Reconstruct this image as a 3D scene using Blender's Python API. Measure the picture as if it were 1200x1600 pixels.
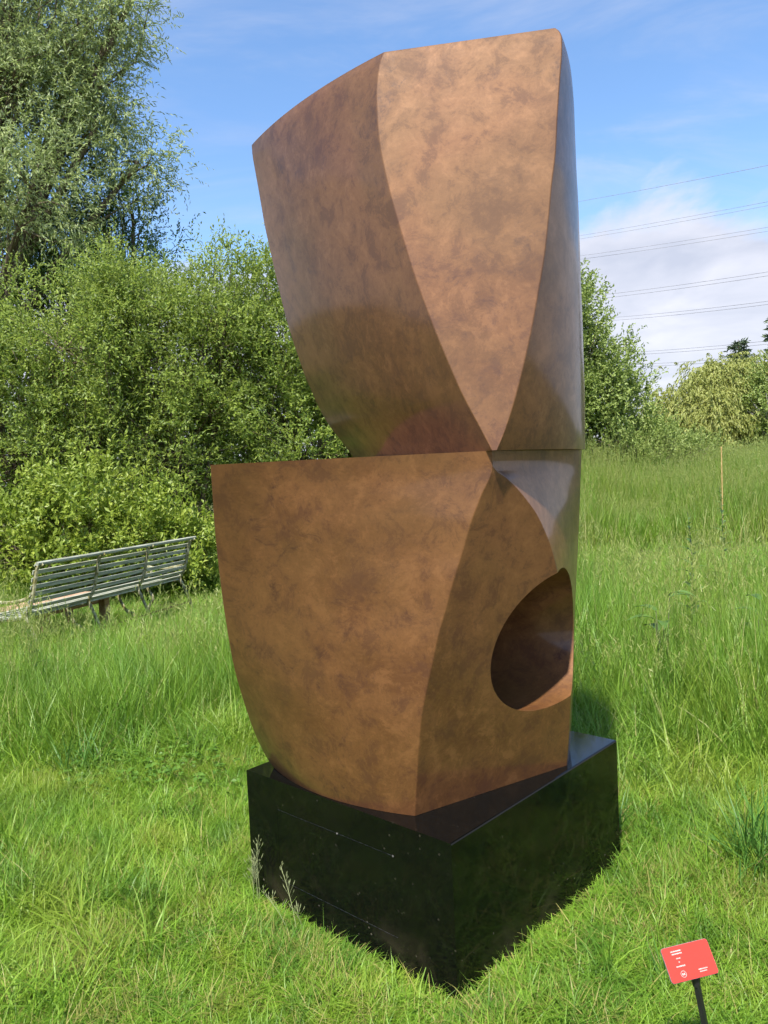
import bpy, bmesh, math, random
import numpy as np
from mathutils import Vector, Matrix, Euler

# ------------------------------------------------------------------ scene, camera, sky, sun, exposure
for o in list(bpy.data.objects):
    bpy.data.objects.remove(o)
SC = bpy.context.scene
COL = SC.collection

cam_data = bpy.data.cameras.new('camera')
cam_data.sensor_fit = 'VERTICAL'
cam_data.sensor_height = 36.0
cam_data.lens = 1208.7 / 1600 * 36.0
cam_data.clip_start = 0.05
cam_data.clip_end = 2000
cam = bpy.data.objects.new('camera', cam_data)
COL.objects.link(cam)
cam.location = (0, 0, 1.6)
cam.rotation_euler = (Matrix.Rotation(math.pi / 2 - 0.0495, 3, 'X') @ Matrix.Rotation(-0.0482, 3, 'Z')).to_euler()
SC.camera = cam

SUN_EL = math.radians(60)
SUN_AZ = math.radians(199)            # clockwise from +Y
sun_dir = Vector((math.sin(SUN_AZ) * math.cos(SUN_EL), math.cos(SUN_AZ) * math.cos(SUN_EL), math.sin(SUN_EL)))
sl = bpy.data.lights.new('sun', 'SUN')
sl.energy = 5.0
sl.angle = math.radians(1.6)
sl.color = (1.0, 0.94, 0.84)
sun = bpy.data.objects.new('sun', sl)
COL.objects.link(sun)
sun.rotation_euler = sun_dir.to_track_quat('Z', 'Y').to_euler()
sun.location = (-6, -9, 14)

W = bpy.data.worlds.new('World')
SC.world = W
W.use_nodes = True
SC.view_settings.view_transform = 'Standard'
SC.view_settings.look = 'None'
SC.view_settings.gamma = 1.0
SC.view_settings.use_curve_mapping = False
SC.view_settings.exposure = 0.85
SC.cycles.max_bounces = 4
SC.cycles.diffuse_bounces = 2
SC.cycles.glossy_bounces = 3
SC.cycles.transmission_bounces = 3
SC.cycles.transparent_max_bounces = 4
SC.cycles.use_adaptive_sampling = True
SC.cycles.adaptive_threshold = 0.03
SC.cycles.sample_clamp_indirect = 6.0


class NT:
    """tiny node-tree writer"""
    def __init__(self, tree):
        self.t = tree
        tree.nodes.clear()

    def n(self, kind, **kw):
        nd = self.t.nodes.new(kind)
        for k, v in kw.items():
            if k == 'ins':
                for key, val in v.items():
                    self.put(nd, key, val)
            else:
                setattr(nd, k, v)
        return nd

    def put(self, nd, key, val):
        sock = nd.inputs[key]
        if isinstance(val, bpy.types.NodeSocket):
            self.t.links.new(val, sock)
        elif isinstance(val, bpy.types.Node):
            self.t.links.new(val.outputs[0], sock)
        else:
            sock.default_value = val

    def math(self, op, a, b=0.0, c=0.0, clamp=False):
        nd = self.n('ShaderNodeMath', operation=op, use_clamp=clamp)
        self.put(nd, 0, a); self.put(nd, 1, b)
        if len(nd.inputs) > 2: self.put(nd, 2, c)
        return nd.outputs[0]

    def ramp(self, fac, stops, interp='LINEAR'):
        nd = self.n('ShaderNodeValToRGB')
        self.put(nd, 'Fac', fac)
        cr = nd.color_ramp
        cr.interpolation = interp
        while len(cr.elements) < len(stops): cr.elements.new(0.5)
        for e, (p, c) in zip(cr.elements, stops):
            e.position = p
            e.color = (c[0], c[1], c[2], 1) if not isinstance(c, (int, float)) else (c, c, c, 1)
        return nd.outputs['Color']

    def mix(self, fac, a, b, blend='MIX'):
        nd = self.n('ShaderNodeMix', data_type='RGBA', blend_type=blend)
        self.put(nd, 0, fac)
        for k, v in ((6, a), (7, b)):
            if isinstance(v, tuple): v = (v[0], v[1], v[2], 1)
            self.put(nd, k, v)
        return nd.outputs[2]

    def noise(self, vec, scale, detail=4, rough=0.55, dist=0.0, out=0):
        nd = self.n('ShaderNodeTexNoise')
        if vec is not None: self.put(nd, 'Vector', vec)
        self.put(nd, 'Scale', scale); self.put(nd, 'Detail', detail)
        self.put(nd, 'Roughness', rough); self.put(nd, 'Distortion', dist)
        return nd.outputs[out]

    def mapping(self, vec, loc=(0, 0, 0), rot=(0, 0, 0), scale=(1, 1, 1)):
        nd = self.n('ShaderNodeMapping')
        self.put(nd, 'Vector', vec)
        nd.inputs['Location'].default_value = loc
        nd.inputs['Rotation'].default_value = rot
        nd.inputs['Scale'].default_value = scale
        return nd.outputs[0]

    def smooth(self, v, a, b, lo=0.0, hi=1.0):
        nd = self.n('ShaderNodeMapRange', interpolation_type='SMOOTHSTEP')
        self.put(nd, 'Value', v)
        for k, x in (('From Min', a), ('From Max', b), ('To Min', lo), ('To Max', hi)):
            self.put(nd, k, x)
        return nd.outputs[0]


def build_world():
    k = NT(W.node_tree)
    sky = k.n('ShaderNodeTexSky', sky_type='NISHITA', sun_disc=False)
    sky.sun_elevation = SUN_EL
    sky.sun_rotation = SUN_AZ
    sky.altitude = 20
    sky.air_density = 1.0
    sky.dust_density = 0.35
    sky.ozone_density = 3.0
    tc = k.n('ShaderNodeTexCoord')
    sep = k.n('ShaderNodeSeparateXYZ'); k.put(sep, 0, tc.outputs['Generated'])
    z = sep.outputs[2]
    # clouds on a plane above the ground: direction divided by its height
    den = k.math('ADD', k.math('MAXIMUM', z, 0.0), 0.16)
    cx = k.math('DIVIDE', sep.outputs[0], den)
    cy = k.math('DIVIDE', sep.outputs[1], den)
    cmb = k.n('ShaderNodeCombineXYZ'); k.put(cmb, 0, cx); k.put(cmb, 1, cy)
    vec = k.mapping(cmb.outputs[0], loc=(3.1, 1.7, 0))
    n1 = k.noise(vec, 0.95, 7, 0.58, 0.35)
    n2 = k.noise(k.mapping(cmb.outputs[0], loc=(7.3, 2.2, 4.0), rot=(0, 0, 0.5), scale=(1, 2.3, 1)), 1.3, 6, 0.6, 0.6)
    th = k.smooth(z, 0.20, 0.35, 0.20, 0.64)                      # more cloud towards the horizon
    low = k.smooth(k.math('SUBTRACT', n1, th), -0.02, 0.16)
    wisp = k.math('MULTIPLY', k.smooth(n2, 0.46, 0.74), 0.30)
    fac = k.math('MAXIMUM', k.math('MULTIPLY', low, 0.93), wisp)
    shade = k.noise(k.mapping(cmb.outputs[0], loc=(1.3, 5.2, 1.0)), 2.2, 6, 0.55, 0.4)
    ccol = k.ramp(shade, [(0.32, (2.45, 2.57, 3.05)), (0.68, (3.5, 3.5, 3.85))])
    hsv = k.n('ShaderNodeHueSaturation')
    k.put(hsv, 'Color', sky.outputs[0]); k.put(hsv, 'Saturation', 1.08); k.put(hsv, 'Value', 1.0)
    col = k.mix(fac, hsv.outputs[0], ccol)
    bg = k.n('ShaderNodeBackground'); k.put(bg, 'Color', col); k.put(bg, 'Strength', 0.15)
    out = k.n('ShaderNodeOutputWorld'); k.put(out, 'Surface', bg)


build_world()

# ------------------------------------------------------------------ helpers
RNG = np.random.default_rng(7)
random.seed(7)


def tag(o, label=None, cat=None, group=None, kind=None):
    if label: o['label'] = label
    if cat: o['category'] = cat
    if group: o['group'] = group
    if kind: o['kind'] = kind
    return o


def link(o, parent=None):
    COL.objects.link(o)
    if parent is not None: o.parent = parent
    return o


def empty(name, loc=(0, 0, 0), rz=0.0):
    o = bpy.data.objects.new(name, None)
    o.empty_display_size = 0.1
    o.location = loc
    o.rotation_euler = (0, 0, rz)
    return link(o)


def mesh_np(name, verts, faces_flat, sizes, attrs=None, mats=(), smooth=False):
    """verts (n,3); faces_flat: loop vertex ids; sizes: loops for each face; attrs: point floats"""
    me = bpy.data.meshes.new(name)
    verts = np.asarray(verts, np.float32)
    faces_flat = np.asarray(faces_flat, np.int32)
    sizes = np.asarray(sizes, np.int32)
    me.vertices.add(len(verts)); me.vertices.foreach_set('co', verts.ravel())
    me.loops.add(len(faces_flat)); me.loops.foreach_set('vertex_index', faces_flat)
    me.polygons.add(len(sizes))
    starts = np.zeros(len(sizes), np.int32); starts[1:] = np.cumsum(sizes)[:-1]
    me.polygons.foreach_set('loop_start', starts)
    if smooth: me.polygons.foreach_set('use_smooth', np.ones(len(sizes), bool))
    me.update(calc_edges=True)
    for k, v in (attrs or {}).items():
        a = me.attributes.new(k, 'FLOAT', 'POINT')
        a.data.foreach_set('value', np.asarray(v, np.float32))
    for m in mats: me.materials.append(m)
    return me


class MB:
    """collects boxes, tubes and sheets; build() links them as one mesh object"""
    def __init__(self):
        self.v, self.f = [], []

    def add(self, verts, faces):
        o = len(self.v)
        self.v += [tuple(x) for x in verts]
        self.f += [tuple(i + o for i in f) for f in faces]

    def box(self, c, s, rot=None):
        c = Vector(c); hx, hy, hz = s[0] / 2, s[1] / 2, s[2] / 2
        vs = []
        for x, y, z in ((-1, -1, -1), (1, -1, -1), (1, 1, -1), (-1, 1, -1), (-1, -1, 1), (1, -1, 1), (1, 1, 1), (-1, 1, 1)):
            p = Vector((x * hx, y * hy, z * hz))
            if rot is not None: p = rot @ p
            vs.append(c + p)
        self.add(vs, [(0, 3, 2, 1), (4, 5, 6, 7), (0, 1, 5, 4), (1, 2, 6, 5), (2, 3, 7, 6), (3, 0, 4, 7)])

    def tube(self, pts, rad, n=6, flat=1.0, side=None):
        pts = [Vector(p) for p in pts]
        if isinstance(rad, (int, float)): rad = [rad] * len(pts)
        o = len(self.v); prev = None
        for i, p in enumerate(pts):
            d = (pts[min(i + 1, len(pts) - 1)] - pts[max(i - 1, 0)]).normalized()
            if side is not None:
                a = (Vector(side) - d * Vector(side).dot(d)).normalized()
            elif prev is None:
                a = d.orthogonal().normalized()
            else:
                a = (prev - d * prev.dot(d)).normalized()
            prev = a
            b = d.cross(a)
            for j in range(n):
                t = 2 * math.pi * (j + 0.5) / n
                self.v.append(tuple(p + (a * math.cos(t) * flat + b * math.sin(t)) * rad[i]))
        for i in range(len(pts) - 1):
            for j in range(n):
                self.f.append((o + i * n + j, o + i * n + (j + 1) % n, o + (i + 1) * n + (j + 1) % n, o + (i + 1) * n + j))
        self.f.append(tuple(o + j for j in range(n))[::-1])
        self.f.append(tuple(o + (len(pts) - 1) * n + j for j in range(n)))

    def mesh(self, name, mat, smooth=False):
        me = bpy.data.meshes.new(name)
        me.from_pydata(self.v, [], self.f)
        if smooth:
            me.polygons.foreach_set('use_smooth', np.ones(len(me.polygons), bool))
            me.set_sharp_from_angle(angle=math.radians(40))
        me.materials.append(mat)
        me.update()
        return me

    def build(self, name, mat, parent=None, smooth=False, bevel=0.0, loc=None):
        o = bpy.data.objects.new(name, self.mesh(name, mat, smooth))
        if bevel:
            b = o.modifiers.new('bevel', 'BEVEL'); b.width = bevel; b.segments = 2; b.limit_method = 'ANGLE'
        if loc is not None: o.location = loc
        return link(o, parent)


def bez(pts, n=10):
    """Catmull-Rom through points"""
    P = [Vector(p) for p in pts]
    P = [P[0] * 2 - P[1]] + P + [P[-1] * 2 - P[-2]]
    out = []
    for i in range(1, len(P) - 2):
        for k in range(n):
            t = k / n
            a, b, c, d = P[i - 1], P[i], P[i + 1], P[i + 2]
            out.append(0.5 * ((2 * b) + (c - a) * t + (2 * a - 5 * b + 4 * c - d) * t * t + (3 * b - a - 3 * c + d) * t ** 3))
    out.append(P[-2])
    return out


# value noise for terrain and planting
_PERM = np.random.default_rng(3).random((64, 64))


def vnoise(x, y, s=1.0, off=0.0):
    x = np.asarray(x, float) * s + off + 100.0; y = np.asarray(y, float) * s + off * 1.7 + 100.0
    xi, yi = np.floor(x).astype(int), np.floor(y).astype(int)
    fx, fy = x - xi, y - yi
    fx = fx * fx * (3 - 2 * fx); fy = fy * fy * (3 - 2 * fy)
    g = lambda a, b: _PERM[a % 64, b % 64]
    return (g(xi, yi) * (1 - fx) * (1 - fy) + g(xi + 1, yi) * fx * (1 - fy) + g(xi, yi + 1) * (1 - fx) * fy + g(xi + 1, yi + 1) * fx * fy)


def sstep(x, a, b):
    t = np.clip((np.asarray(x, float) - a) / (b - a), 0, 1)
    return t * t * (3 - 2 * t)


def ground_z(x, y):
    x = np.asarray(x, float); y = np.asarray(y, float)
    z = 0.82 * sstep(y, 13.8, 22) * sstep(x, -1.0, 2.5)          # low bank behind the meadow
    z = z + 0.5 * sstep(y, 26, 60)
    near = 1 - sstep(np.hypot(x - 0.15, y - 2.95), 0.5, 1.6)
    z = z + (vnoise(x, y, 0.55) - 0.5) * 0.10 * (1 - near) * sstep(y, 2.5, 5)
    z = z + (vnoise(x, y, 2.3, 5) - 0.5) * 0.03 * (1 - near)
    return z


# ------------------------------------------------------------------ materials
def new_mat(name):
    m = bpy.data.materials.new(name)
    m.use_nodes = True
    return m, NT(m.node_tree)


def finish(k, shader, disp=None):
    out = k.n('ShaderNodeOutputMaterial')
    k.put(out, 'Surface', shader)


def principled(k, **ins):
    nd = k.n('ShaderNodeBsdfPrincipled')
    for key, v in ins.items():
        k.put(nd, key.replace('_', ' '), v)
    return nd


def mat_bronze():
    m, k = new_mat('bronze_patina')
    tc = k.n('ShaderNodeTexCoord').outputs['Object']

    def dabs(cell, fine, stretch, seed):
        """short wiped strokes: every cell of a jittered Voronoi has its own stroke direction"""
        jit = k.noise(k.mapping(tc, loc=(seed, seed * 2, 0)), cell * 1.7, 3, 0.6, 0.0, out=1)
        wv = k.n('ShaderNodeVectorMath', operation='MULTIPLY_ADD')
        k.put(wv, 0, jit); k.put(wv, 1, (0.9 / cell,) * 3); k.put(wv, 2, k.mapping(tc, loc=(seed, 0, seed)))
        vo = k.n('ShaderNodeTexVoronoi'); k.put(vo, 'Vector', wv.outputs[0]); k.put(vo, 'Scale', cell)
        ang = k.n('ShaderNodeVectorMath', operation='SCALE'); k.put(ang, 0, vo.outputs['Color']); k.put(ang, 'Scale', 6.283)
        rot = k.n('ShaderNodeVectorRotate', rotation_type='EULER_XYZ'); k.put(rot, 'Vector', tc); k.put(rot, 'Rotation', ang.outputs[0])
        bend = k.noise(tc, cell * 0.9, 2, 0.5, 0.0, out=1)
        w2 = k.n('ShaderNodeVectorMath', operation='MULTIPLY_ADD')
        k.put(w2, 0, bend); k.put(w2, 1, (0.06, 0.06, 0.06)); k.put(w2, 2, rot.outputs[0])
        return k.noise(k.mapping(w2.outputs[0], scale=(1, 1, stretch)), fine, 4, 0.62, 0.15)

    d1 = dabs(7.0, 95, 0.11, 1.3)
    d2 = dabs(13.0, 120, 0.14, 4.1)
    cloud = k.noise(k.mapping(tc, loc=(2, 5, 1)), 1.6, 6, 0.62, 0.5)
    patch = k.noise(k.mapping(tc, loc=(4, 2, 1)), 3.4, 7, 0.68, 0.7)
    spot = k.noise(k.mapping(tc, loc=(1, 7, 3)), 8.5, 7, 0.72, 0.9)
    grit = k.noise(tc, 95, 4, 0.7, 0.0)
    base = k.mix(k.smooth(cloud, 0.36, 0.64), (0.118, 0.049, 0.0160), (0.188, 0.083, 0.0300))
    base = k.mix(k.math('MULTIPLY', k.smooth(patch, 0.40, 0.66), 0.55), base, (0.200, 0.091, 0.0320))
    base = k.mix(k.math('MULTIPLY', k.smooth(d1, 0.44, 0.68), 0.22), base, (0.232, 0.108, 0.0395))
    base = k.mix(k.math('MULTIPLY', k.smooth(d2, 0.46, 0.68), 0.20), base, (0.085, 0.034, 0.0130))
    dk = k.math('MULTIPLY', k.smooth(spot, 0.49, 0.66), k.smooth(k.noise(k.mapping(tc, loc=(6, 1, 8)), 2.4, 5, 0.65, 0.6), 0.45, 0.58))
    base = k.mix(k.math('MULTIPLY', dk, k.math('MULTIPLY_ADD', k.smooth(d1, 0.40, 0.62), 0.60, 0.32)), base, (0.060, 0.024, 0.0160))
    blot = k.noise(k.mapping(tc, loc=(3, 9, 5), rot=(0.3, 0.5, 0.2)), 10.5, 9, 0.76, 0.35)
    base = k.mix(k.math('MULTIPLY', k.smooth(blot, 0.49, 0.61), 0.56), base, (0.078, 0.031, 0.0160))
    base = k.mix(k.math('MULTIPLY', k.smooth(blot, 0.48, 0.36), 0.45), base, (0.262, 0.120, 0.0450))
    base = k.mix(k.math('MULTIPLY', k.smooth(grit, 0.50, 0.75), 0.22), base, (0.085, 0.036, 0.0150))
    olive = k.smooth(k.noise(k.mapping(tc, loc=(9, 3, 3)), 1.5, 4, 0.55, 0.4), 0.44, 0.68)
    base = k.mix(k.math('MULTIPLY', olive, 0.30), base, (0.104, 0.062, 0.0175))
    rough = k.smooth(blot, 0.3, 0.7, 0.50, 0.60)
    h = k.math('ADD', k.math('MULTIPLY', d1, 0.15), k.math('MULTIPLY', grit, 0.3))
    bump = k.n('ShaderNodeBump'); k.put(bump, 'Strength', 0.05); k.put(bump, 'Distance', 0.003); k.put(bump, 'Height', h)
    p = principled(k, Base_Color=base, Roughness=rough, Metallic=0.20, Specular_IOR_Level=0.25, Normal=bump.outputs[0],
                   Coat_Weight=0.5, Coat_Roughness=0.11, Coat_IOR=1.5)
    finish(k, p)
    return m


def mat_granite():
    m, k = new_mat('polished_black_granite')
    tc = k.n('ShaderNodeTexCoord').outputs['Object']
    sep = k.n('ShaderNodeSeparateXYZ'); k.put(sep, 0, tc)
    fleck = k.noise(tc, 260, 2, 0.6)
    base = k.ramp(fleck, [(0.55, (0.0022, 0.0026, 0.0024)), (0.78, (0.009, 0.010, 0.009))])
    # soil splashed up by rain and dried lime specks
    low = k.smooth(sep.outputs[2], 0.22, 0.0)
    sp = k.n('ShaderNodeTexVoronoi'); k.put(sp, 'Vector', tc); k.put(sp, 'Scale', 48.0)
    spots = k.smooth(sp.outputs['Distance'], 0.22, 0.10)
    rnd = k.smooth(k.noise(tc, 21, 3, 0.6), 0.54, 0.68)
    dirt = k.math('MULTIPLY', k.math('MULTIPLY', spots, rnd), k.math('ADD', k.math('MULTIPLY', low, 0.80), 0.13))
    film = k.math('MULTIPLY', k.smooth(k.noise(tc, 6, 5, 0.6, 0.5), 0.45, 0.75), k.math('MULTIPLY', low, 0.5))
    base = k.mix(film, base, (0.055, 0.042, 0.028))
    base = k.mix(dirt, base, (0.30, 0.26, 0.20))
    smear = k.smooth(k.noise(k.mapping(tc, scale=(1, 1, 0.5)), 9, 5, 0.62, 0.6), 0.40, 0.75)
    rough = k.math('ADD', k.math('ADD', 0.055, k.math('MULTIPLY', smear, 0.08)), k.math('MULTIPLY', k.math('MAXIMUM', dirt, film), 0.5))
    p = principled(k, Base_Color=base, Roughness=rough, Specular_IOR_Level=0.27)
    finish(k, p)
    return m


def mat_leaf(name, dark, light, spec=0.35, rough=0.45, trans=0.35, tcol=None, underside=None, inst=False, straw=None):
    """leaf or blade: per-leaf colour from the attribute rnd, light passing through it"""
    m, k = new_mat(name)
    r = k.n('ShaderNodeAttribute', attribute_name='rnd').outputs['Fac']
    col = k.mix(r, dark, light)
    if inst:
        pos = k.n('ShaderNodeNewGeometry').outputs['Position']
        t = k.noise(k.mapping(pos, scale=(1, 1, 0.3)), 0.9, 4, 0.6, 0.3)
        col = k.mix(k.math('MULTIPLY', k.smooth(t, 0.48, 0.75), 0.70), col, (0.300, 0.330, 0.050))
        col = k.mix(k.math('MULTIPLY', k.smooth(t, 0.50, 0.25), 0.60), col, (0.060, 0.170, 0.034))
        t2 = k.noise(k.mapping(pos, loc=(5, 3, 1), scale=(1, 1, 0.3)), 4.2, 3, 0.6, 0.5)
        col = k.mix(k.math('MULTIPLY', k.smooth(t2, 0.52, 0.34), 0.60), col, (0.058, 0.160, 0.020))
        col = k.mix(k.math('MULTIPLY', k.smooth(t2, 0.56, 0.72), 0.45), col, (0.330, 0.360, 0.055))
    if straw:
        s = k.n('ShaderNodeAttribute', attribute_name='straw').outputs['Fac']
        col = k.mix(s, col, straw)
    if underside:
        g = k.n('ShaderNodeNewGeometry')
        col = k.mix(g.outputs['Backfacing'], col, underside)
    tc = k.mix(0.6, col, tcol) if tcol else col
    p = principled(k, Base_Color=col, Roughness=rough, Specular_IOR_Level=spec)
    tr = k.n('ShaderNodeBsdfTranslucent'); k.put(tr, 'Color', tc)
    mx = k.n('ShaderNodeMixShader'); k.put(mx, 0, trans); k.put(mx, 1, p); k.put(mx, 2, tr)
    finish(k, mx)
    return m


def mat_simple(name, a, b, scale=8, rough=0.7, spec=0.3, stretch=(1, 1, 1), bump=0.0, detail=5, lo=0.35, hi=0.65, metallic=0.0):
    m, k = new_mat(name)
    tc = k.n('ShaderNodeTexCoord').outputs['Object']
    n = k.noise(k.mapping(tc, scale=stretch), scale, detail, 0.6, 0.4)
    col = k.mix(k.smooth(n, lo, hi), a, b)
    ins = dict(Base_Color=col, Roughness=rough, Specular_IOR_Level=spec, Metallic=metallic)
    if bump:
        bn = k.n('ShaderNodeBump'); k.put(bn, 'Strength', bump); k.put(bn, 'Distance', 0.01); k.put(bn, 'Height', n)
        ins['Normal'] = bn.outputs[0]
    finish(k, principled(k, **ins))
    return m


def mat_ground():
    m, k = new_mat('meadow_soil')
    tc = k.n('ShaderNodeTexCoord').outputs['Object']
    a = k.noise(tc, 1.1, 5, 0.6, 0.4)
    b = k.noise(tc, 28, 5, 0.65, 0.8)
    c = k.noise(tc, 120, 3, 0.6, 1.0)
    col = k.mix(k.smooth(b, 0.35, 0.65), (0.060, 0.045, 0.022), (0.165, 0.130, 0.060))
    col = k.mix(k.math('MULTIPLY', k.smooth(a, 0.35, 0.6), 0.75), col, (0.075, 0.110, 0.026))
    col = k.mix(k.math('MULTIPLY', k.smooth(c, 0.55, 0.72), 0.6), col, (0.300, 0.240, 0.120))
    bn = k.n('ShaderNodeBump'); k.put(bn, 'Strength', 0.6); k.put(bn, 'Distance', 0.02); k.put(bn, 'Height', b)
    finish(k, principled(k, Base_Color=col, Roughness=0.95, Specular_IOR_Level=0.1, Normal=bn.outputs[0]))
    return m


M = {}
M['bronze'] = mat_bronze()
M['granite'] = mat_granite()
M['ground'] = mat_ground()
M['lawn'] = mat_leaf('lawn_blades', (0.120, 0.248, 0.018), (0.260, 0.415, 0.048), trans=0.40, tcol=(0.32, 0.49, 0.03), inst=True, straw=(0.35, 0.32, 0.10))
M['meadow'] = mat_leaf('meadow_blades', (0.122, 0.252, 0.024), (0.262, 0.415, 0.060), trans=0.40, tcol=(0.32, 0.49, 0.04), inst=True, straw=(0.36, 0.36, 0.13))
M['weed'] = mat_leaf('weed_leaves', (0.080, 0.160, 0.030), (0.135, 0.235, 0.048), trans=0.30)
M['clover'] = mat_leaf('clover_leaves', (0.075, 0.165, 0.018), (0.125, 0.240, 0.032), trans=0.3)
M['sallow'] = mat_leaf('sallow_leaves', (0.115, 0.200, 0.025), (0.350, 0.440, 0.075), trans=0.42, tcol=(0.38, 0.48, 0.07), underside=(0.25, 0.32, 0.11))
M['bush'] = mat_leaf('bush_leaves', (0.130, 0.210, 0.026), (0.360, 0.430, 0.070), trans=0.36, tcol=(0.34, 0.46, 0.05))
M['willow'] = mat_leaf('silver_willow_leaves', (0.200, 0.280, 0.085), (0.430, 0.500, 0.195), trans=0.34, tcol=(0.33, 0.44, 0.10), underside=(0.38, 0.45, 0.24), rough=0.5)
M['darkleaf'] = mat_leaf('dark_green_leaves', (0.065, 0.130, 0.026), (0.140, 0.240, 0.050), trans=0.32)
M['alder'] = mat_leaf('far_tree_leaves', (0.170, 0.245, 0.055), (0.340, 0.420, 0.120), trans=0.36, tcol=(0.26, 0.36, 0.07))
M['weep'] = mat_leaf('weeping_willow_leaves', (0.230, 0.270, 0.060), (0.420, 0.440, 0.130), trans=0.36, tcol=(0.38, 0.42, 0.09))
M['conifer'] = mat_leaf('conifer_needles', (0.060, 0.095, 0.045), (0.120, 0.165, 0.080), trans=0.2)
M['bark'] = mat_simple('grey_brown_bark', (0.090, 0.070, 0.048), (0.210, 0.170, 0.120), 14, 0.9, 0.2, (1, 1, 0.35), 0.5)
M['palebark'] = mat_simple('pale_birch_bark', (0.30, 0.28, 0.25), (0.52, 0.50, 0.46), 9, 0.8, 0.2)
M['slat'] = mat_simple('weathered_silver_oak', (0.210, 0.220, 0.155), (0.430, 0.440, 0.360), 16, 0.75, 0.3, (0.25, 3, 3), 0.2)
M['iron'] = mat_simple('mossy_painted_iron', (0.160, 0.140, 0.040), (0.360, 0.350, 0.230), 22, 0.8, 0.3, (1, 1, 1), 0.3)
M['rust'] = mat_simple('rusty_iron', (0.120, 0.060, 0.030), (0.250, 0.140, 0.075), 25, 0.9, 0.2)
M['plank'] = mat_simple('brown_planed_timber', (0.360, 0.215, 0.140), (0.520, 0.345, 0.235), 14, 0.7, 0.3, (0.3, 3, 3), 0.1)
M['cane'] = mat_simple('bamboo_cane', (0.420, 0.270, 0.100), (0.560, 0.390, 0.180), 10, 0.6, 0.3)
M['wire'] = mat_simple('aluminium_conductor', (0.20, 0.20, 0.23), (0.28, 0.28, 0.31), 4, 0.6, 0.3)
M['red'] = mat_simple('red_acrylic', (0.46, 0.034, 0.018), (0.50, 0.040, 0.022), 3, 0.30, 0.5)
M['edge'] = mat_simple('sign_edge', (0.16, 0.12, 0.13), (0.22, 0.17, 0.18), 6, 0.5, 0.4)
M['print'] = mat_simple('white_print', (0.66, 0.36, 0.33), (0.74, 0.46, 0.43), 30, 0.5, 0.3)
M['black'] = mat_simple('black_powder_coat', (0.010, 0.010, 0.011), (0.016, 0.016, 0.017), 20, 0.42, 0.5)

# ------------------------------------------------------------------ ground
def make_ground():
    def axis(lo, hi, f0, f1, step, coarse):
        a = list(np.arange(f0, f1 + 1e-6, step))
        b = [v for v in coarse if v < f0 - 0.01]; c = [v for v in coarse if v > f1 + 0.01]
        return np.array(b + a + c)
    xs = axis(-600, 600, -14, 20, 0.25, [-600, -300, -150, -80, -50, -35, -26, -20, -17, 24, 30, 40, 60, 100, 180, 300, 600])
    ys = axis(-600, 900, -2, 30, 0.25, [-600, -300, -120, -50, -20, -8, -4, 33, 38, 46, 60, 80, 120, 200, 400, 900])
    X, Y = np.meshgrid(xs, ys)
    V = np.stack([X.ravel(), Y.ravel(), ground_z(X, Y).ravel()], 1)
    nx, ny = len(xs), len(ys)
    i, j = np.meshgrid(np.arange(nx - 1), np.arange(ny - 1))
    a = (j * nx + i).ravel()
    F = np.stack([a, a + 1, a + nx + 1, a + nx], 1)
    me = mesh_np('ground', V, F.ravel(), np.full(len(F), 4), mats=[M['ground']], smooth=True)
    o = link(bpy.data.objects.new('ground', me))
    tag(o, kind='structure')


make_ground()

# ------------------------------------------------------------------ plinth
PH = 0.494
PF = Vector((0.1514, 2.2436, 0)); PYAW = 0.8253; PW, PD = 0.9879, 1.0826


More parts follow.
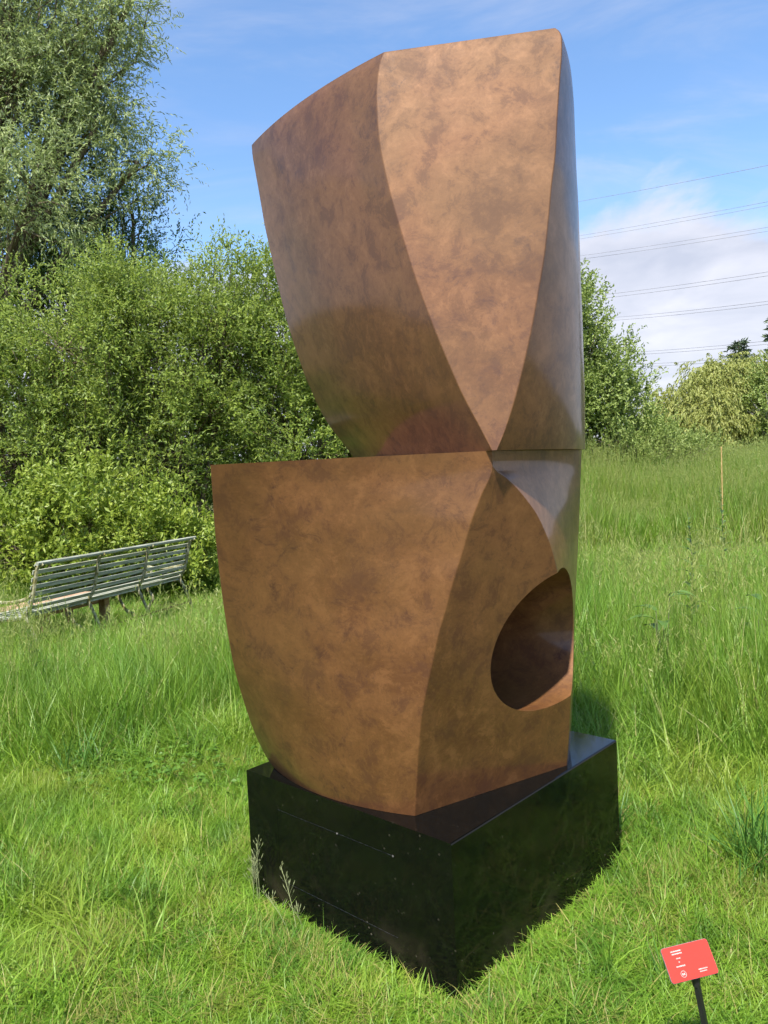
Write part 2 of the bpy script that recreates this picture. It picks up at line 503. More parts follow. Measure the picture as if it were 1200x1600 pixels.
def make_plinth():
    root = empty('plinth', PF, PYAW)
    tag(root, 'polished black granite plinth under the bronze blocks', 'plinth')
    # local x runs along the right-hand face, local y along the left-hand face
    px0, px1, pz0, pz1 = 0.235, 0.815, 0.115, 0.385          # access panel in the left-hand face (y, z)
    g = 0.0024; gv = 0.0007
    bm = bmesh.new()
    def quad(*p):
        bm.faces.new([bm.verts.new(q) for q in p])
    z0, z1 = -0.12, PH
    # body without the left-hand face
    quad((PD, 0, z0), (PD, PW, z0), (PD, PW, z1), (PD, 0, z1))
    quad((0, 0, z0), (PD, 0, z0), (PD, 0, z1), (0, 0, z1))
    quad((PD, PW, z0), (0, PW, z0), (0, PW, z1), (PD, PW, z1))
    quad((0, 0, z1), (PD, 0, z1), (PD, PW, z1), (0, PW, z1))
    quad((0, 0, z0), (0, PW, z0), (PD, PW, z0), (PD, 0, z0))
    # left-hand face with an opening for the panel and a rebate 6 mm deep
    Y = [0, px0, px1, PW]; Z = [z0, pz0, pz1, z1]
    for a in range(3):
        for b in range(3):
            if a == 1 and b == 1: continue
            quad((0, Y[a], Z[b]), (0, Y[a], Z[b + 1]), (0, Y[a + 1], Z[b + 1]), (0, Y[a + 1], Z[b]))
    d = 0.008
    quad((0, px0, pz0), (0, px1, pz0), (d, px1, pz0), (d, px0, pz0))
    quad((0, px0, pz1), (d, px0, pz1), (d, px1, pz1), (0, px1, pz1))
    quad((0, px0, pz0), (d, px0, pz0), (d, px0, pz1), (0, px0, pz1))
    quad((0, px1, pz0), (0, px1, pz1), (d, px1, pz1), (d, px1, pz0))
    quad((d, px0, pz0), (d, px1, pz0), (d, px1, pz1), (d, px0, pz1))
    bmesh.ops.remove_doubles(bm, verts=bm.verts, dist=1e-5)
    bmesh.ops.recalc_face_normals(bm, faces=bm.faces)
    edges = [e for e in bm.edges if len(e.link_faces) == 2 and e.calc_face_angle() > 1 and max(v.co.z for v in e.verts) > 0.45 and all(v.co.z > 0.45 or v.co.z < -0.1 for v in e.verts)]
    bmesh.ops.bevel(bm, geom=edges, offset=0.0055, segments=2, affect='EDGES', profile=0.5)
    me = bpy.data.meshes.new('body'); bm.to_mesh(me); bm.free()
    me.materials.append(M['granite'])
    link(bpy.data.objects.new('body', me), root)
    p = MB()
    p.box((0.0045, (px0 + px1) / 2, (pz0 + pz1) / 2), (0.008, px1 - px0 - 2 * gv, pz1 - pz0 - 2 * g))
    panel = p.build('access_panel', M['granite'], root, bevel=0.0004)
    mort = mat_simple('pale_grout', (0.06, 0.058, 0.052), (0.25, 0.24, 0.22), 45, 0.9, 0.2)
    j = MB()
    j.box((0.0055, (px0 + px1) / 2, pz1 - g / 2), (0.007, px1 - px0 - 0.004, g * 0.9))
    j.build('joint', mort, panel)
    j = MB()
    j.box((0.0055, (px0 + px1) / 2, pz0 + g / 2), (0.007, px1 - px0 - 0.004, g * 0.9))
    j.build('joint', mort, panel)
    for yy, r in ((px0 + 0.004, 0.0036), (px0 + 0.26, 0.003)):
        s = MB(); s.tube([(-0.0015, yy, pz1 - 0.001), (0.004, yy, pz1 - 0.001)], r, 8)
        s.build('fixing', mort, panel)


make_plinth()

# ------------------------------------------------------------------ bronze blocks
def pchip(xs, ys):
    xs = np.asarray(xs, float); ys = np.asarray(ys, float)
    h = np.diff(xs); d = np.diff(ys) / h
    m = np.zeros(len(xs)); m[0], m[-1] = d[0], d[-1]
    for i in range(1, len(xs) - 1):
        if d[i - 1] * d[i] > 0:
            w1, w2 = 2 * h[i] + h[i - 1], h[i] + 2 * h[i - 1]
            m[i] = (w1 + w2) / (w1 / d[i - 1] + w2 / d[i])
    def f(x):
        x = np.clip(x, xs[0], xs[-1])
        i = np.clip(np.searchsorted(xs, x) - 1, 0, len(h) - 1)
        t = (x - xs[i]) / h[i]
        return ((1 + 2 * t) * (1 - t) ** 2 * ys[i] + t * (1 - t) ** 2 * h[i] * m[i] + t * t * (3 - 2 * t) * ys[i + 1] + t * t * (t - 1) * h[i] * m[i + 1])
    return f


def curve(tab, smooth=1):
    """plan position as a smooth function of height"""
    t = np.array(sorted(tab, key=lambda q: q[2]))
    keep = [0] + [i for i in range(1, len(t)) if t[i, 2] - t[i - 1, 2] > 1e-4]
    t = t[keep]
    fx, fy = pchip(t[:, 2], t[:, 0]), pchip(t[:, 2], t[:, 1])
    return lambda z: np.array([fx(z), fy(z)])


def arc(a, b, sag, n, skew=0.0):
    """n points from a (included) towards b (excluded), bulging to the right of a->b by sag"""
    a = np.asarray(a); b = np.asarray(b); d = b - a
    L = np.linalg.norm(d)
    nrm = np.array([d[1], -d[0]]) / max(L, 1e-9)
    out = []
    for i in range(n):
        t = i / n
        w = 4 * t * (1 - t) * (1 + skew * (2 * t - 1))
        out.append(a + d * t + nrm * sag * w)
    return out


LE = [(0.052,2.442,0.494),(0.067,2.418,0.660),(0.086,2.397,0.828),(0.102,2.392,0.902),(0.127,2.388,0.999),(0.148,2.384,1.083),(0.176,2.385,1.166),(0.204,2.384,1.255),(0.238,2.387,1.349),(0.268,2.388,1.437),(0.302,2.393,1.515),(0.341,2.400,1.602),(0.342,2.399,1.656)]
LG = [(0.629,2.801,0.494),(0.638,2.779,0.636),(0.642,2.756,0.761),(0.638,2.738,0.836),(0.626,2.706,0.960),(0.605,2.662,1.116),(0.578,2.619,1.247),(0.555,2.588,1.326),(0.525,2.556,1.395),(0.496,2.527,1.449),(0.460,2.496,1.496),(0.419,2.461,1.542),(0.379,2.429,1.577),(0.343,2.401,1.602),(0.344,2.400,1.656)]
LL = [(-0.470,2.922,0.494),(-0.488,2.910,0.527),(-0.511,2.884,0.595),(-0.529,2.857,0.666),(-0.542,2.830,0.736),(-0.554,2.801,0.814),(-0.564,2.770,0.893),(-0.570,2.739,0.976),(-0.572,2.709,1.056),(-0.573,2.673,1.149),(-0.572,2.641,1.232),(-0.570,2.609,1.318),(-0.567,2.578,1.400),(-0.561,2.542,1.495),(-0.555,2.512,1.572),(-0.549,2.481,1.655)]
LR = [(0.680,3.040,0.400),(0.698,3.040,0.545),(0.713,3.040,0.707),(0.723,3.040,0.831),(0.734,3.040,0.969),(0.745,3.040,1.122),(0.758,3.040,1.274),(0.772,3.040,1.463),(0.787,3.040,1.665)]
LK = [(0.22,3.48,0.494),(0.25,3.56,1.0),(0.27,3.64,1.66)]
UE = [(0.338,2.366,1.655),(0.303,2.383,1.734),(0.260,2.405,1.831),(0.226,2.425,1.924),(0.191,2.446,2.028),(0.159,2.467,2.131),(0.131,2.486,2.229),(0.108,2.505,2.325),(0.085,2.524,2.425),(0.067,2.540,2.512),(0.054,2.553,2.587),(0.045,2.565,2.657),(0.040,2.579,2.745),(0.041,2.592,2.832),(0.048,2.601,2.898),(0.059,2.607,2.949),(0.073,2.609,2.978)]
UG = [(0.352,2.363,1.655),(0.369,2.365,1.688),(0.412,2.374,1.796),(0.444,2.383,1.896),(0.478,2.396,2.016),(0.505,2.408,2.127),(0.535,2.422,2.260),(0.555,2.437,2.378),(0.569,2.448,2.469),(0.587,2.460,2.567),(0.601,2.475,2.688),(0.617,2.491,2.808),(0.629,2.502,2.898),(0.632,2.509,2.948),(0.626,2.513,2.968),(0.613,2.517,2.981)]
UL = [(-0.116,3.460,1.655),(-0.149,3.452,1.717),(-0.188,3.444,1.771),(-0.227,3.435,1.829),(-0.265,3.424,1.904),(-0.292,3.414,1.975),(-0.316,3.404,2.041),(-0.342,3.391,2.131),(-0.364,3.379,2.213),(-0.385,3.366,2.303),(-0.400,3.354,2.387),(-0.414,3.342,2.471),(-0.431,3.326,2.578),(-0.445,3.312,2.672),(-0.453,3.301,2.748),(-0.461,3.290,2.824),(-0.469,3.280,2.894),(-0.474,3.272,2.948),(-0.474,3.268,2.978)]
UR = [(0.777,2.950,1.655),(0.783,2.950,1.929),(0.783,2.950,2.122),(0.781,2.950,2.283),(0.781,2.950,2.487),(0.777,2.950,2.664),(0.776,2.950,2.855),(0.768,2.945,2.982)]
UK = [(0.330,3.620,1.655),(0.380,3.600,2.300),(0.380,3.560,2.982)]


def block_mesh(name, tabs, z0, z1, sagLE, sagGR, sagRK, sagKL, lift=None, nz=64):
    cL, cE, cG, cR, cK = [curve(t) for t in tabs]
    nLE, nEG, nGR, nRK, nKL = 28, 16, 24, 14, 14
    zs = list(np.linspace(z0, z1 - 0.03, nz)) + list(np.linspace(z1 - 0.03, z1 - 0.0011, 7)[1:]) + [z1 - 0.0003, z1]
    V, F = [], []
    for k, z in enumerate(zs):
        t = (z - z0) / (z1 - z0)
        L, E, G, R, K = cL(z), cE(z), cG(z), cR(z), cK(z)
        pts = arc(L, E, sagLE(t), nLE) + arc(E, G, 0.0, nEG) + arc(G, R, sagGR(t), nGR) + arc(R, K, sagRK, nRK) + arc(K, L, sagKL, nKL)
        corners = {0: L, nLE: E, nLE + nEG: G}
        ins = 0.0
        if k >= len(zs) - 3: ins = 0.0
        cen = np.mean(pts, axis=0)
        out = []
        for q, p in enumerate(pts):
            if q in corners:                      # eased arris, about 4 mm
                a, b = np.array(pts[q - 1]) - p, np.array(pts[(q + 1) % len(pts)]) - p
                la, lb = np.linalg.norm(a), np.linalg.norm(b)
                A = p + a / max(la, 1e-9) * min(0.004, la * 0.4); B = p + b / max(lb, 1e-9) * min(0.004, lb * 0.4)
                out += [(1 - w) ** 2 * A + 2 * w * (1 - w) * p + w * w * B for w in (0, 0.25, 0.5, 0.75, 1.0)]
            else:
                out.append(p)
        for p in out:
            p = p + (cen - p) / max(np.linalg.norm(cen - p), 1e-9) * ins
            V.append((p[0], p[1], z))
    ring = len(out)
    for i in range(len(zs) - 1):
        for j in range(ring):
            a, b = i * ring + j, i * ring + (j + 1) % ring
            F.append((a, b, b + ring, a + ring))
    top = (len(zs) - 1) * ring
    for base, zz, flip in ((0, z0, True), (top, z1, False)):
        c = np.mean(np.array(V[base:base + ring]), 0); ci = len(V); V.append((c[0], c[1], zz))
        for j in range(ring):
            a, b = base + j, base + (j + 1) % ring
            F.append((b, a, ci) if flip else (a, b, ci))
    bm = bmesh.new()
    bv = [bm.verts.new(v) for v in V]
    for f in F:
        try: bm.faces.new([bv[i] for i in f])
        except ValueError: pass
    bmesh.ops.remove_doubles(bm, verts=bm.verts, dist=5e-5)
    bmesh.ops.recalc_face_normals(bm, faces=bm.faces)
    me = bpy.data.meshes.new(name)
    bm.to_mesh(me); bm.free()
    return me


def shade(me, deg=40):
    me.polygons.foreach_set('use_smooth', np.ones(len(me.polygons), bool))
    me.set_sharp_from_angle(angle=math.radians(deg))
    me.update()


def make_blocks():
    low = block_mesh('lower_bronze_block', (LL, LE, LG, LR, LK), 0.4945, 1.6545,
                     lambda t: 0.070 * (1 - t) + 0.035 * t, lambda t: 0.006, 0.16, 0.05)
    low_o = bpy.data.objects.new('lower_bronze_block', low)
    link(low_o)
    # bored hollow through the right-hand corner, round-ended
    ax = Vector((-0.94, 0.342, -0.10)).normalized()
    up = Vector((0, 0, 1)); sx = ax.cross(up).normalized(); sy = sx.cross(ax)
    c = Vector((0.600, 2.679, 0.997)); r = 0.243
    bm = bmesh.new(); N = 72; rings = []
    prof = [(-0.6, 1.0), (-0.2, 1.0), (0.0, 1.0), (0.15, 1.0), (0.28, 0.995)]
    for i in range(1, 12):
        a = i / 12 * math.pi / 2
        prof.append((0.28 + 0.26 * math.sin(a), 0.995 * math.cos(a)))
    for (t, s) in prof:
        rings.append([bm.verts.new(c + ax * t + (sx * math.cos(2 * math.pi * j / N) + sy * math.sin(2 * math.pi * j / N)) * r * s) for j in range(N)])
    for a, b in zip(rings, rings[1:]):
        for j in range(N): bm.faces.new((a[j], a[(j + 1) % N], b[(j + 1) % N], b[j]))
    bm.faces.new(rings[0][::-1]); bm.faces.new(rings[-1])
    bmesh.ops.recalc_face_normals(bm, faces=bm.faces)
    cm = bpy.data.meshes.new('bore'); bm.to_mesh(cm); bm.free()
    co = bpy.data.objects.new('bore', cm); link(co)
    md = low_o.modifiers.new('bore', 'BOOLEAN'); md.operation = 'DIFFERENCE'; md.object = co; md.solver = 'EXACT'
    dg = bpy.context.evaluated_depsgraph_get()
    res = bpy.data.meshes.new_from_object(low_o.evaluated_get(dg))
    low_o.modifiers.clear(); low_o.data = res; res.name = 'lower_bronze_block'
    bpy.data.objects.remove(co)
    res.materials.clear(); res.materials.append(M['bronze'])
    shade(res)
    wn = low_o.modifiers.new('weighted_normals', 'WEIGHTED_NORMAL'); wn.keep_sharp = True
    tag(low_o, 'lower brown bronze block with a round hollow in its right corner', 'sculpture')
    up_me = block_mesh('upper_bronze_block', (UL, UE, UG, UR, UK), 1.6549, 2.9795,
                       lambda t: 0.012 + 0.026 * t, lambda t: 0.050 * (1 - t) + 0.012 * t, 0.14, 0.06)
    up_me.materials.append(M['bronze'])
    shade(up_me)
    up_o = link(bpy.data.objects.new('upper_bronze_block', up_me))
    wn = up_o.modifiers.new('weighted_normals', 'WEIGHTED_NORMAL'); wn.keep_sharp = True
    tag(up_o, 'upper brown bronze block with a pointed triangular front face, widening towards the sky', 'sculpture')


make_blocks()

# ------------------------------------------------------------------ trees
def unit(v):
    return v / np.maximum(np.linalg.norm(v, axis=-1, keepdims=True), 1e-9)


def leaves_mesh(name, P, D, U, length, width, rnd, mat, fold=0.25):
    """one folded rhombic leaf (4 corners, 2 faces) for each row: P base, D direction, U leaf normal"""
    n = len(P)
    D = unit(D); S = unit(np.cross(D, U)); U = np.cross(S, D)
    L = length[:, None]; Wd = width[:, None]
    base = P; tip = P + D * L - U * L * 0.12
    mid = P + D * L * 0.48 
    a = mid + S * Wd * 0.5 + U * Wd * fold; b = mid - S * Wd * 0.5 + U * Wd * fold
    V = np.stack([base, a, tip, b], 1).reshape(-1, 3)
    i = np.arange(n) * 4
    F = np.stack([i, i + 1, i + 2, i, i + 2, i + 3], 1)
    return mesh_np(name, V, F.ravel(), np.full(n * 2, 3), {'rnd': np.repeat(rnd, 4)}, [mat])


def crown_points(rng, lobes, n_clump, shoots, per, shoot_len, clump_r, up=0.5, droop=0.0, inner=0.45, minz=None):
    """lobes: (cx,cy,cz, rx,ry,rz). Foliage hangs on shoots, shoots stand in clumps, clumps fill the outer part of each lobe"""
    lob = np.array(lobes, float)
    wt = (lob[:, 3] * lob[:, 4] * lob[:, 5]) ** 0.75
    idx = rng.choice(len(lob), n_clump, p=wt / wt.sum())
    d = unit(rng.normal(size=(n_clump, 3)))
    rr = inner + (1 - inner) * rng.random(n_clump) ** 0.55
    rr *= 1 + 0.18 * rng.normal(size=n_clump)
    C = lob[idx, :3] + d * lob[idx, 3:6] * rr[:, None]
    if minz is not None:
        ok = C[:, 2] > minz
        C, d = C[ok], d[ok]
    tone = rng.random(len(C))
    nS = len(C) * shoots
    ci = np.repeat(np.arange(len(C)), shoots)
    p0 = C[ci] + rng.normal(size=(nS, 3)) * clump_r * 0.6
    sd = unit(d[ci] * 0.6 + np.array([0, 0, up]) + rng.normal(size=(nS, 3)) * 0.55)
    sl = shoot_len * (0.5 + rng.random(nS))
    t = (np.arange(per) + 0.6) / per
    si = np.repeat(np.arange(nS), per); tt = np.tile(t, nS)
    P = p0[si] + sd[si] * (sl[si] * tt)[:, None]
    P[:, 2] -= droop * (sl[si] * tt) ** 2
    sdir = sd[si].copy(); sdir[:, 2] -= 2 * droop * sl[si] * tt
    sdir = unit(sdir)
    return C, tone[ci][si], P, sdir, (p0, sd, sl)


def make_tree(name, label, loc, lobes, trunk, mat, bark='bark', seed=1, n_clump=300, shoots=14, per=8, shoot_len=0.35, clump_r=0.3,
              leaf=(0.055, 0.024), up=0.5, droop=0.0, spread=0.9, group=None, cat='tree', twigs=True, twig_r=0.012, inner=0.45, minz=None, hang=0.0):
    rng = np.random.default_rng(seed)
    base = np.array([loc[0], loc[1], float(ground_z(loc[0], loc[1]))])
    root = empty(name, base)
    tag(root, label, cat, group)
    lob = [(a[0] - base[0], a[1] - base[1], a[2] - base[2], a[3], a[4], a[5]) for a in lobes]
    mz = None if minz is None else minz - base[2]
    C, tone, P, sd, _ = crown_points(rng, lob, n_clump, shoots, per, shoot_len, clump_r, up, droop, inner, mz)
    n = len(P)
    D = unit(sd * 0.75 + rng.normal(size=(n, 3)) * spread * 0.6 + np.array([0, 0, -hang]))
    U = unit(rng.normal(size=(n, 3)) * 0.80 + np.array([0, -0.30, 0.75]))
    ln = leaf[0] * (0.6 + 0.7 * rng.random(n)); wd = leaf[1] * (0.65 + 0.6 * rng.random(n))
    rnd = np.clip(0.45 * tone + 0.55 * rng.random(n), 0, 1)
    me = leaves_mesh('crown', P, D, U, ln, wd, rnd, M[mat])
    link(bpy.data.objects.new('crown', me), root)
    # trunk, limbs to the lobes, branches to the clumps
    mb = MB()
    r0, h0 = trunk
    lc = sorted(lob, key=lambda q: q[2])
    stems = []
    for q in lob:
        c = Vector(q[:3])
        start = Vector((rng.normal() * 0.05, rng.normal() * 0.05, 0)) if h0 < 0.3 else Vector((0, 0, min(h0, c.z * 0.75)))
        m1 = start.lerp(c, 0.5) + Vector((rng.normal() * 0.12, rng.normal() * 0.12, 0.1 * c.z * 0.3))
        path = bez([start, m1, c], 5)
        rr = r0 * (0.62 if len(lob) > 1 else 0.9)
        mb.tube(path, list(np.linspace(rr, rr * 0.35, len(path))), 7)
        stems.append(path)
    if h0 >= 0.3:
        tp = bez([(0, 0, -0.1), (rng.normal() * 0.05, rng.normal() * 0.05, h0 * 0.5), (0, 0, h0 * 1.02)], 5)
        mb.tube(tp, list(np.linspace(r0, r0 * 0.7, len(tp))), 9)
    if twigs:
        LC = np.array([q[:3] for q in lob]); LRr = np.array([max(q[3:6]) for q in lob])
        pick = rng.choice(len(C), min(len(C), 260), replace=False)
        for i in pick:
            j = np.argmin(np.linalg.norm(LC - C[i], axis=1) / LRr)
            pth = stems[j]; s = pth[int(rng.integers(len(pth) // 2, len(pth)))]
            e = Vector(C[i]); m2 = s.lerp(e, 0.55) + Vector(rng.normal(size=3)) * 0.10 * (e - s).length
            mb.tube([s, s.lerp(m2, 0.6) + Vector((0, 0, 0.03)), m2, e], [twig_r * 1.6, twig_r * 1.2, twig_r * 0.8, twig_r * 0.4], 4)
    mb.build('trunk', M[bark], root, smooth=True)
    return root


def lobe_px(u, v, d, r, rz=None, ry=None):
    """lobe centre from its bearing and distance (metres); used to lay the trees out on the plan"""
    x = (u - 600 + 0.0482 * (800 - v)) / 1209 * d; z = 1.6 + (740 - (u - 597) * 0.0482 - v) / 1209 * d
    return (x, d, z, r, ry or r, rz or r)


def plant_trees():
    # thicket of young sallows behind the bench
    make_tree('sallow_tree', 'light green bushy sallow behind the bench, left of the three', (-5.9, 13.2),
              [(-5.9, 13.2, 2.2, 1.7, 1.4, 1.9), (-5.2, 13.0, 3.9, 1.25, 1.2, 1.3), (-6.9, 13.4, 3.6, 1.4, 1.3, 1.5), (-4.7, 12.9, 2.3, 1.0, 1.0, 1.5)],
              (0.09, 0.1), 'sallow', seed=11, n_clump=384, clump_r=0.20, minz=1.25, shoots=19, per=9, leaf=(0.075, 0.032), group='sallows behind the bench', inner=0.35)
    make_tree('sallow_tree', 'tallest light green sallow with bare twigs showing behind the bench', (-3.5, 13.6),
              [(-3.6, 13.4, 1.9, 1.7, 1.3, 1.7), (-3.3, 13.5, 3.6, 1.5, 1.2, 1.5), (-2.7, 13.7, 4.5, 1.2, 1.1, 1.15), (-4.2, 13.6, 4.5, 1.1, 1.1, 1.1)],
              (0.09, 0.1), 'sallow', seed=12, n_clump=446, clump_r=0.20, minz=1.25, shoots=19, per=9, leaf=(0.070, 0.030), group='sallows behind the bench', inner=0.35)
    make_tree('sallow_tree', 'light green sallow rising directly behind the bronze blocks', (-1.2, 14.0),
              [(-1.5, 13.8, 2.0, 1.6, 1.3, 1.9), (-1.7, 13.9, 3.9, 1.3, 1.2, 1.5), (-0.9, 14.1, 4.7, 1.1, 1.1, 1.15), (-0.3, 14.0, 3.0, 1.4, 1.2, 1.8)],
              (0.09, 0.1), 'sallow', seed=13, n_clump=421, clump_r=0.20, minz=1.25, shoots=19, per=9, leaf=(0.070, 0.030), group='sallows behind the bench', inner=0.35)
    # broad low bush right behind the bench
    make_tree('leafy_bush', 'low bush with large bright yellow-green leaves just behind the bench', (-4.0, 11.2),
              [(-5.2, 10.9, 0.75, 1.1, 0.8, 0.85), (-4.3, 11.0, 0.95, 0.85, 0.8, 0.85), (-3.45, 11.1, 0.75, 0.85, 0.7, 0.75), (-2.85, 11.2, 0.5, 0.5, 0.5, 0.5), (-6.2, 10.9, 0.8, 0.9, 0.8, 0.9)],
              (0.03, 0.05), 'bush', seed=21, n_clump=520, shoots=9, per=8, shoot_len=0.24, clump_r=0.16, leaf=(0.085, 0.042), up=0.8, cat='bush', inner=0.4, minz=0.05, twig_r=0.006)
    # silver willow at the top left, darker tree inside and below it
    W_ = [lobe_px(40, 40, 17, 1.9), lobe_px(150, 60, 17.5, 1.15), lobe_px(225, 10, 17, 0.8, 0.6), lobe_px(190, 60, 17, 0.7, 0.6), lobe_px(150, 130, 17, 0.9), lobe_px(110, 170, 17.2, 1.15), lobe_px(30, 170, 16.6, 1.5),
          lobe_px(225, 265, 17.4, 0.85, 0.7), lobe_px(160, 215, 17.0, 0.8), lobe_px(60, 310, 15.8, 1.35, 1.1), lobe_px(-120, 120, 17, 2.6), lobe_px(20, -130, 17.5, 2.3, 1.6)]
    make_tree('silver_willow', 'tall grey-green willow reaching past the top left corner', (-8.9, 17.4), W_, (0.22, 4.0), 'willow', seed=31,
              n_clump=1150, shoots=11, per=10, shoot_len=0.50, clump_r=0.34, leaf=(0.120, 0.028), up=0.15, droop=0.35, spread=0.8, inner=0.25, twig_r=0.022, hang=0.15)
    make_tree('green_ash', 'darker green tree under the grey willow, left of the sky gap', (-5.6, 18.4),
              [lobe_px(165, 320, 18.6, 1.2, 1.0), lobe_px(215, 345, 18.4, 0.9, 0.7), lobe_px(90, 380, 18.6, 1.7, 1.3), lobe_px(30, 430, 18, 1.6), lobe_px(190, 420, 18.4, 1.5), lobe_px(110, 500, 18.4, 1.9, 1.6)],
              (0.16, 2.0), 'darkleaf', seed=33, n_clump=420, shoots=12, per=9, shoot_len=0.38, clump_r=0.3, leaf=(0.085, 0.036), inner=0.35)
    make_tree('hawthorn_tree', 'dark green hedge tree behind the sallows at the left', (-5.0, 17.5),
              [(-5.6, 17.5, 2.0, 2.2, 1.2, 2.1), (-3.6, 17.6, 2.2, 2.0, 1.2, 2.2), (-7.6, 17.4, 2.2, 2.0, 1.2, 2.2)],
              (0.12, 0.3), 'darkleaf', seed=35, n_clump=420, shoots=12, per=8, shoot_len=0.4, clump_r=0.35, leaf=(0.11, 0.055), inner=0.2, twigs=False)
    make_tree('hawthorn_tree', 'dark green hedge tree glimpsed through the sallow beside the bronze blocks', (-0.6, 17.8),
              [(-1.4, 17.8, 2.2, 2.0, 1.2, 2.2), (0.6, 17.8, 2.2, 2.0, 1.2, 2.2), (2.4, 18.6, 2.0, 1.5, 1.2, 1.9)],
              (0.12, 0.3), 'darkleaf', seed=36, n_clump=420, shoots=12, per=8, shoot_len=0.4, clump_r=0.35, leaf=(0.11, 0.055), inner=0.2, twigs=False)
    # right of the blocks
    make_tree('alder_tree', 'rounded green tree emerging from behind the right side of the blocks', (5.0, 22.5),
              [(4.7, 22.6, 5.1, 1.9, 1.8, 1.7), (5.2, 22.4, 3.6, 2.1, 1.8, 1.7), (6.2, 22.3, 3.0, 1.35, 1.3, 1.3), (5.0, 22.6, 6.5, 1.35, 1.3, 1.15), (6.9, 22.2, 2.2, 0.9, 0.9, 0.9), (6.1, 22.5, 4.7, 0.75, 0.8, 0.9), (3.2, 22.8, 4.2, 1.8, 1.6, 2.2), (7.5, 22.3, 3.3, 0.45, 0.4, 0.42), (6.5, 22.4, 3.9, 1.0, 1.0, 1.0), (7.6, 22.3, 2.0, 0.9, 0.9, 0.8)],
              (0.14, 0.6), 'alder', seed=41, n_clump=1050, shoots=11, per=8, shoot_len=0.32, clump_r=0.26, leaf=(0.095, 0.055), inner=0.35)
    make_tree('field_shrub', 'pale grassy-green shrub at the foot of the round tree', (7.6, 21.5),
              [(7.4, 21.5, 1.75, 1.2, 0.9, 0.75), (8.6, 21.8, 1.6, 0.9, 0.8, 0.6), (6.3, 21.3, 1.7, 1.0, 0.8, 0.7)],
              (0.04, 0.1), 'alder', seed=43, n_clump=260, shoots=10, per=8, shoot_len=0.25, clump_r=0.22, leaf=(0.085, 0.03), cat='bush', up=0.9)
    # weeping willow, far right
    wl = [lobe_px(1080, 640, 40, 1.9, 1.6), lobe_px(1115, 605, 41, 1.5, 1.2), lobe_px(1150, 600, 41, 1.6, 1.2), lobe_px(1110, 665, 39, 1.6, 1.4), lobe_px(1185, 600, 42, 1.5, 1.3), lobe_px(1045, 665, 40, 1.2, 1.1), lobe_px(1120, 585, 41, 0.9, 0.5), lobe_px(1160, 650, 41, 1.7, 1.5)]
    make_tree('weeping_willow', 'yellow-green weeping willow on the far right', (16.9, 41), wl, (0.2, 1.8), 'weep', seed=51,
              n_clump=520, shoots=11, per=12, shoot_len=0.85, clump_r=0.5, leaf=(0.20, 0.065), up=-0.2, droop=0.75, spread=0.5, inner=0.4, hang=0.7, twigs=False)
    make_tree('birch_tree', 'darker green tree with pale leaning stems at the right edge', (20.5, 38.5),
              [lobe_px(1205, 640, 38.5, 1.5, 1.6), lobe_px(1225, 600, 39, 1.6, 1.6), lobe_px(1215, 690, 38, 1.3, 1.0), lobe_px(1260, 640, 39, 2, 2)],
              (0.12, 0.4), 'alder', bark='palebark', seed=53, n_clump=420, shoots=10, per=8, shoot_len=0.5, clump_r=0.4, leaf=(0.16, 0.075), up=-0.1, droop=0.4, twig_r=0.03)


plant_trees()


def make_conifer(name, label, loc, height, radius, seed):
    rng = np.random.default_rng(seed)
    zb = float(ground_z(*loc))
    root = empty(name, (loc[0], loc[1], zb)); tag(root, label, 'tree', 'conifers beyond the willow')
    mb = MB()
    mb.tube([(0, 0, -0.2), (0.05, 0, height * 0.5), (0, 0.03, height)], [radius * 0.09, radius * 0.06, 0.02], 8)
    P, D = [], []
    z = height * 0.12
    while z < height * 0.985:
        t = z / height
        for _ in range(int(7 - 2 * t)):
            az = rng.random() * 2 * math.pi
            L = radius * (1 - t) ** 0.8 * (0.65 + 0.5 * rng.random()) + 0.12
            d = Vector((math.cos(az), math.sin(az), 0.25 * t - 0.10))
            pts = [Vector((0, 0, z)), Vector((0, 0, z)) + d * L * 0.5 + Vector((0, 0, -0.06 * L)), Vector((0, 0, z)) + d * L + Vector((0, 0, 0.10 * L))]
            mb.tube(pts, [0.035, 0.025, 0.01], 4)
            n = int(26 * L / 0.8) + 8
            for s in np.sqrt(rng.random(n)):
                p = pts[0].lerp(pts[1], s * 2) if s < 0.5 else pts[1].lerp(pts[2], s * 2 - 1)
                w = 0.30 * (1 - 0.6 * s) + 0.06
                P.append(np.array(p) + rng.normal(size=3) * np.array([w, w, w * 0.35]) * 0.7)
                D.append(np.array([d.x, d.y, 0.25]) + rng.normal(size=3) * 0.6)
        z += height * 0.035
    P, D = np.array(P), np.array(D); n = len(P)
    me = leaves_mesh('crown', P, D, unit(rng.normal(size=(n, 3)) + np.array([0, 0, 1])), np.full(n, 0.34) * (0.6 + 0.6 * rng.random(n)), np.full(n, 0.12), rng.random(n), M['conifer'])
    link(bpy.data.objects.new('crown', me), root)
    mb.build('trunk', M['bark'], root, smooth=True)


make_conifer('conifer_tree', 'small dark conifer tip showing above the weeping willow', (26.0, 56), 8.7, 3.0, 61)
make_conifer('conifer_tree', 'dark conifer cut off by the right edge of the picture', (24.6, 45), 12.5, 3.2, 62)

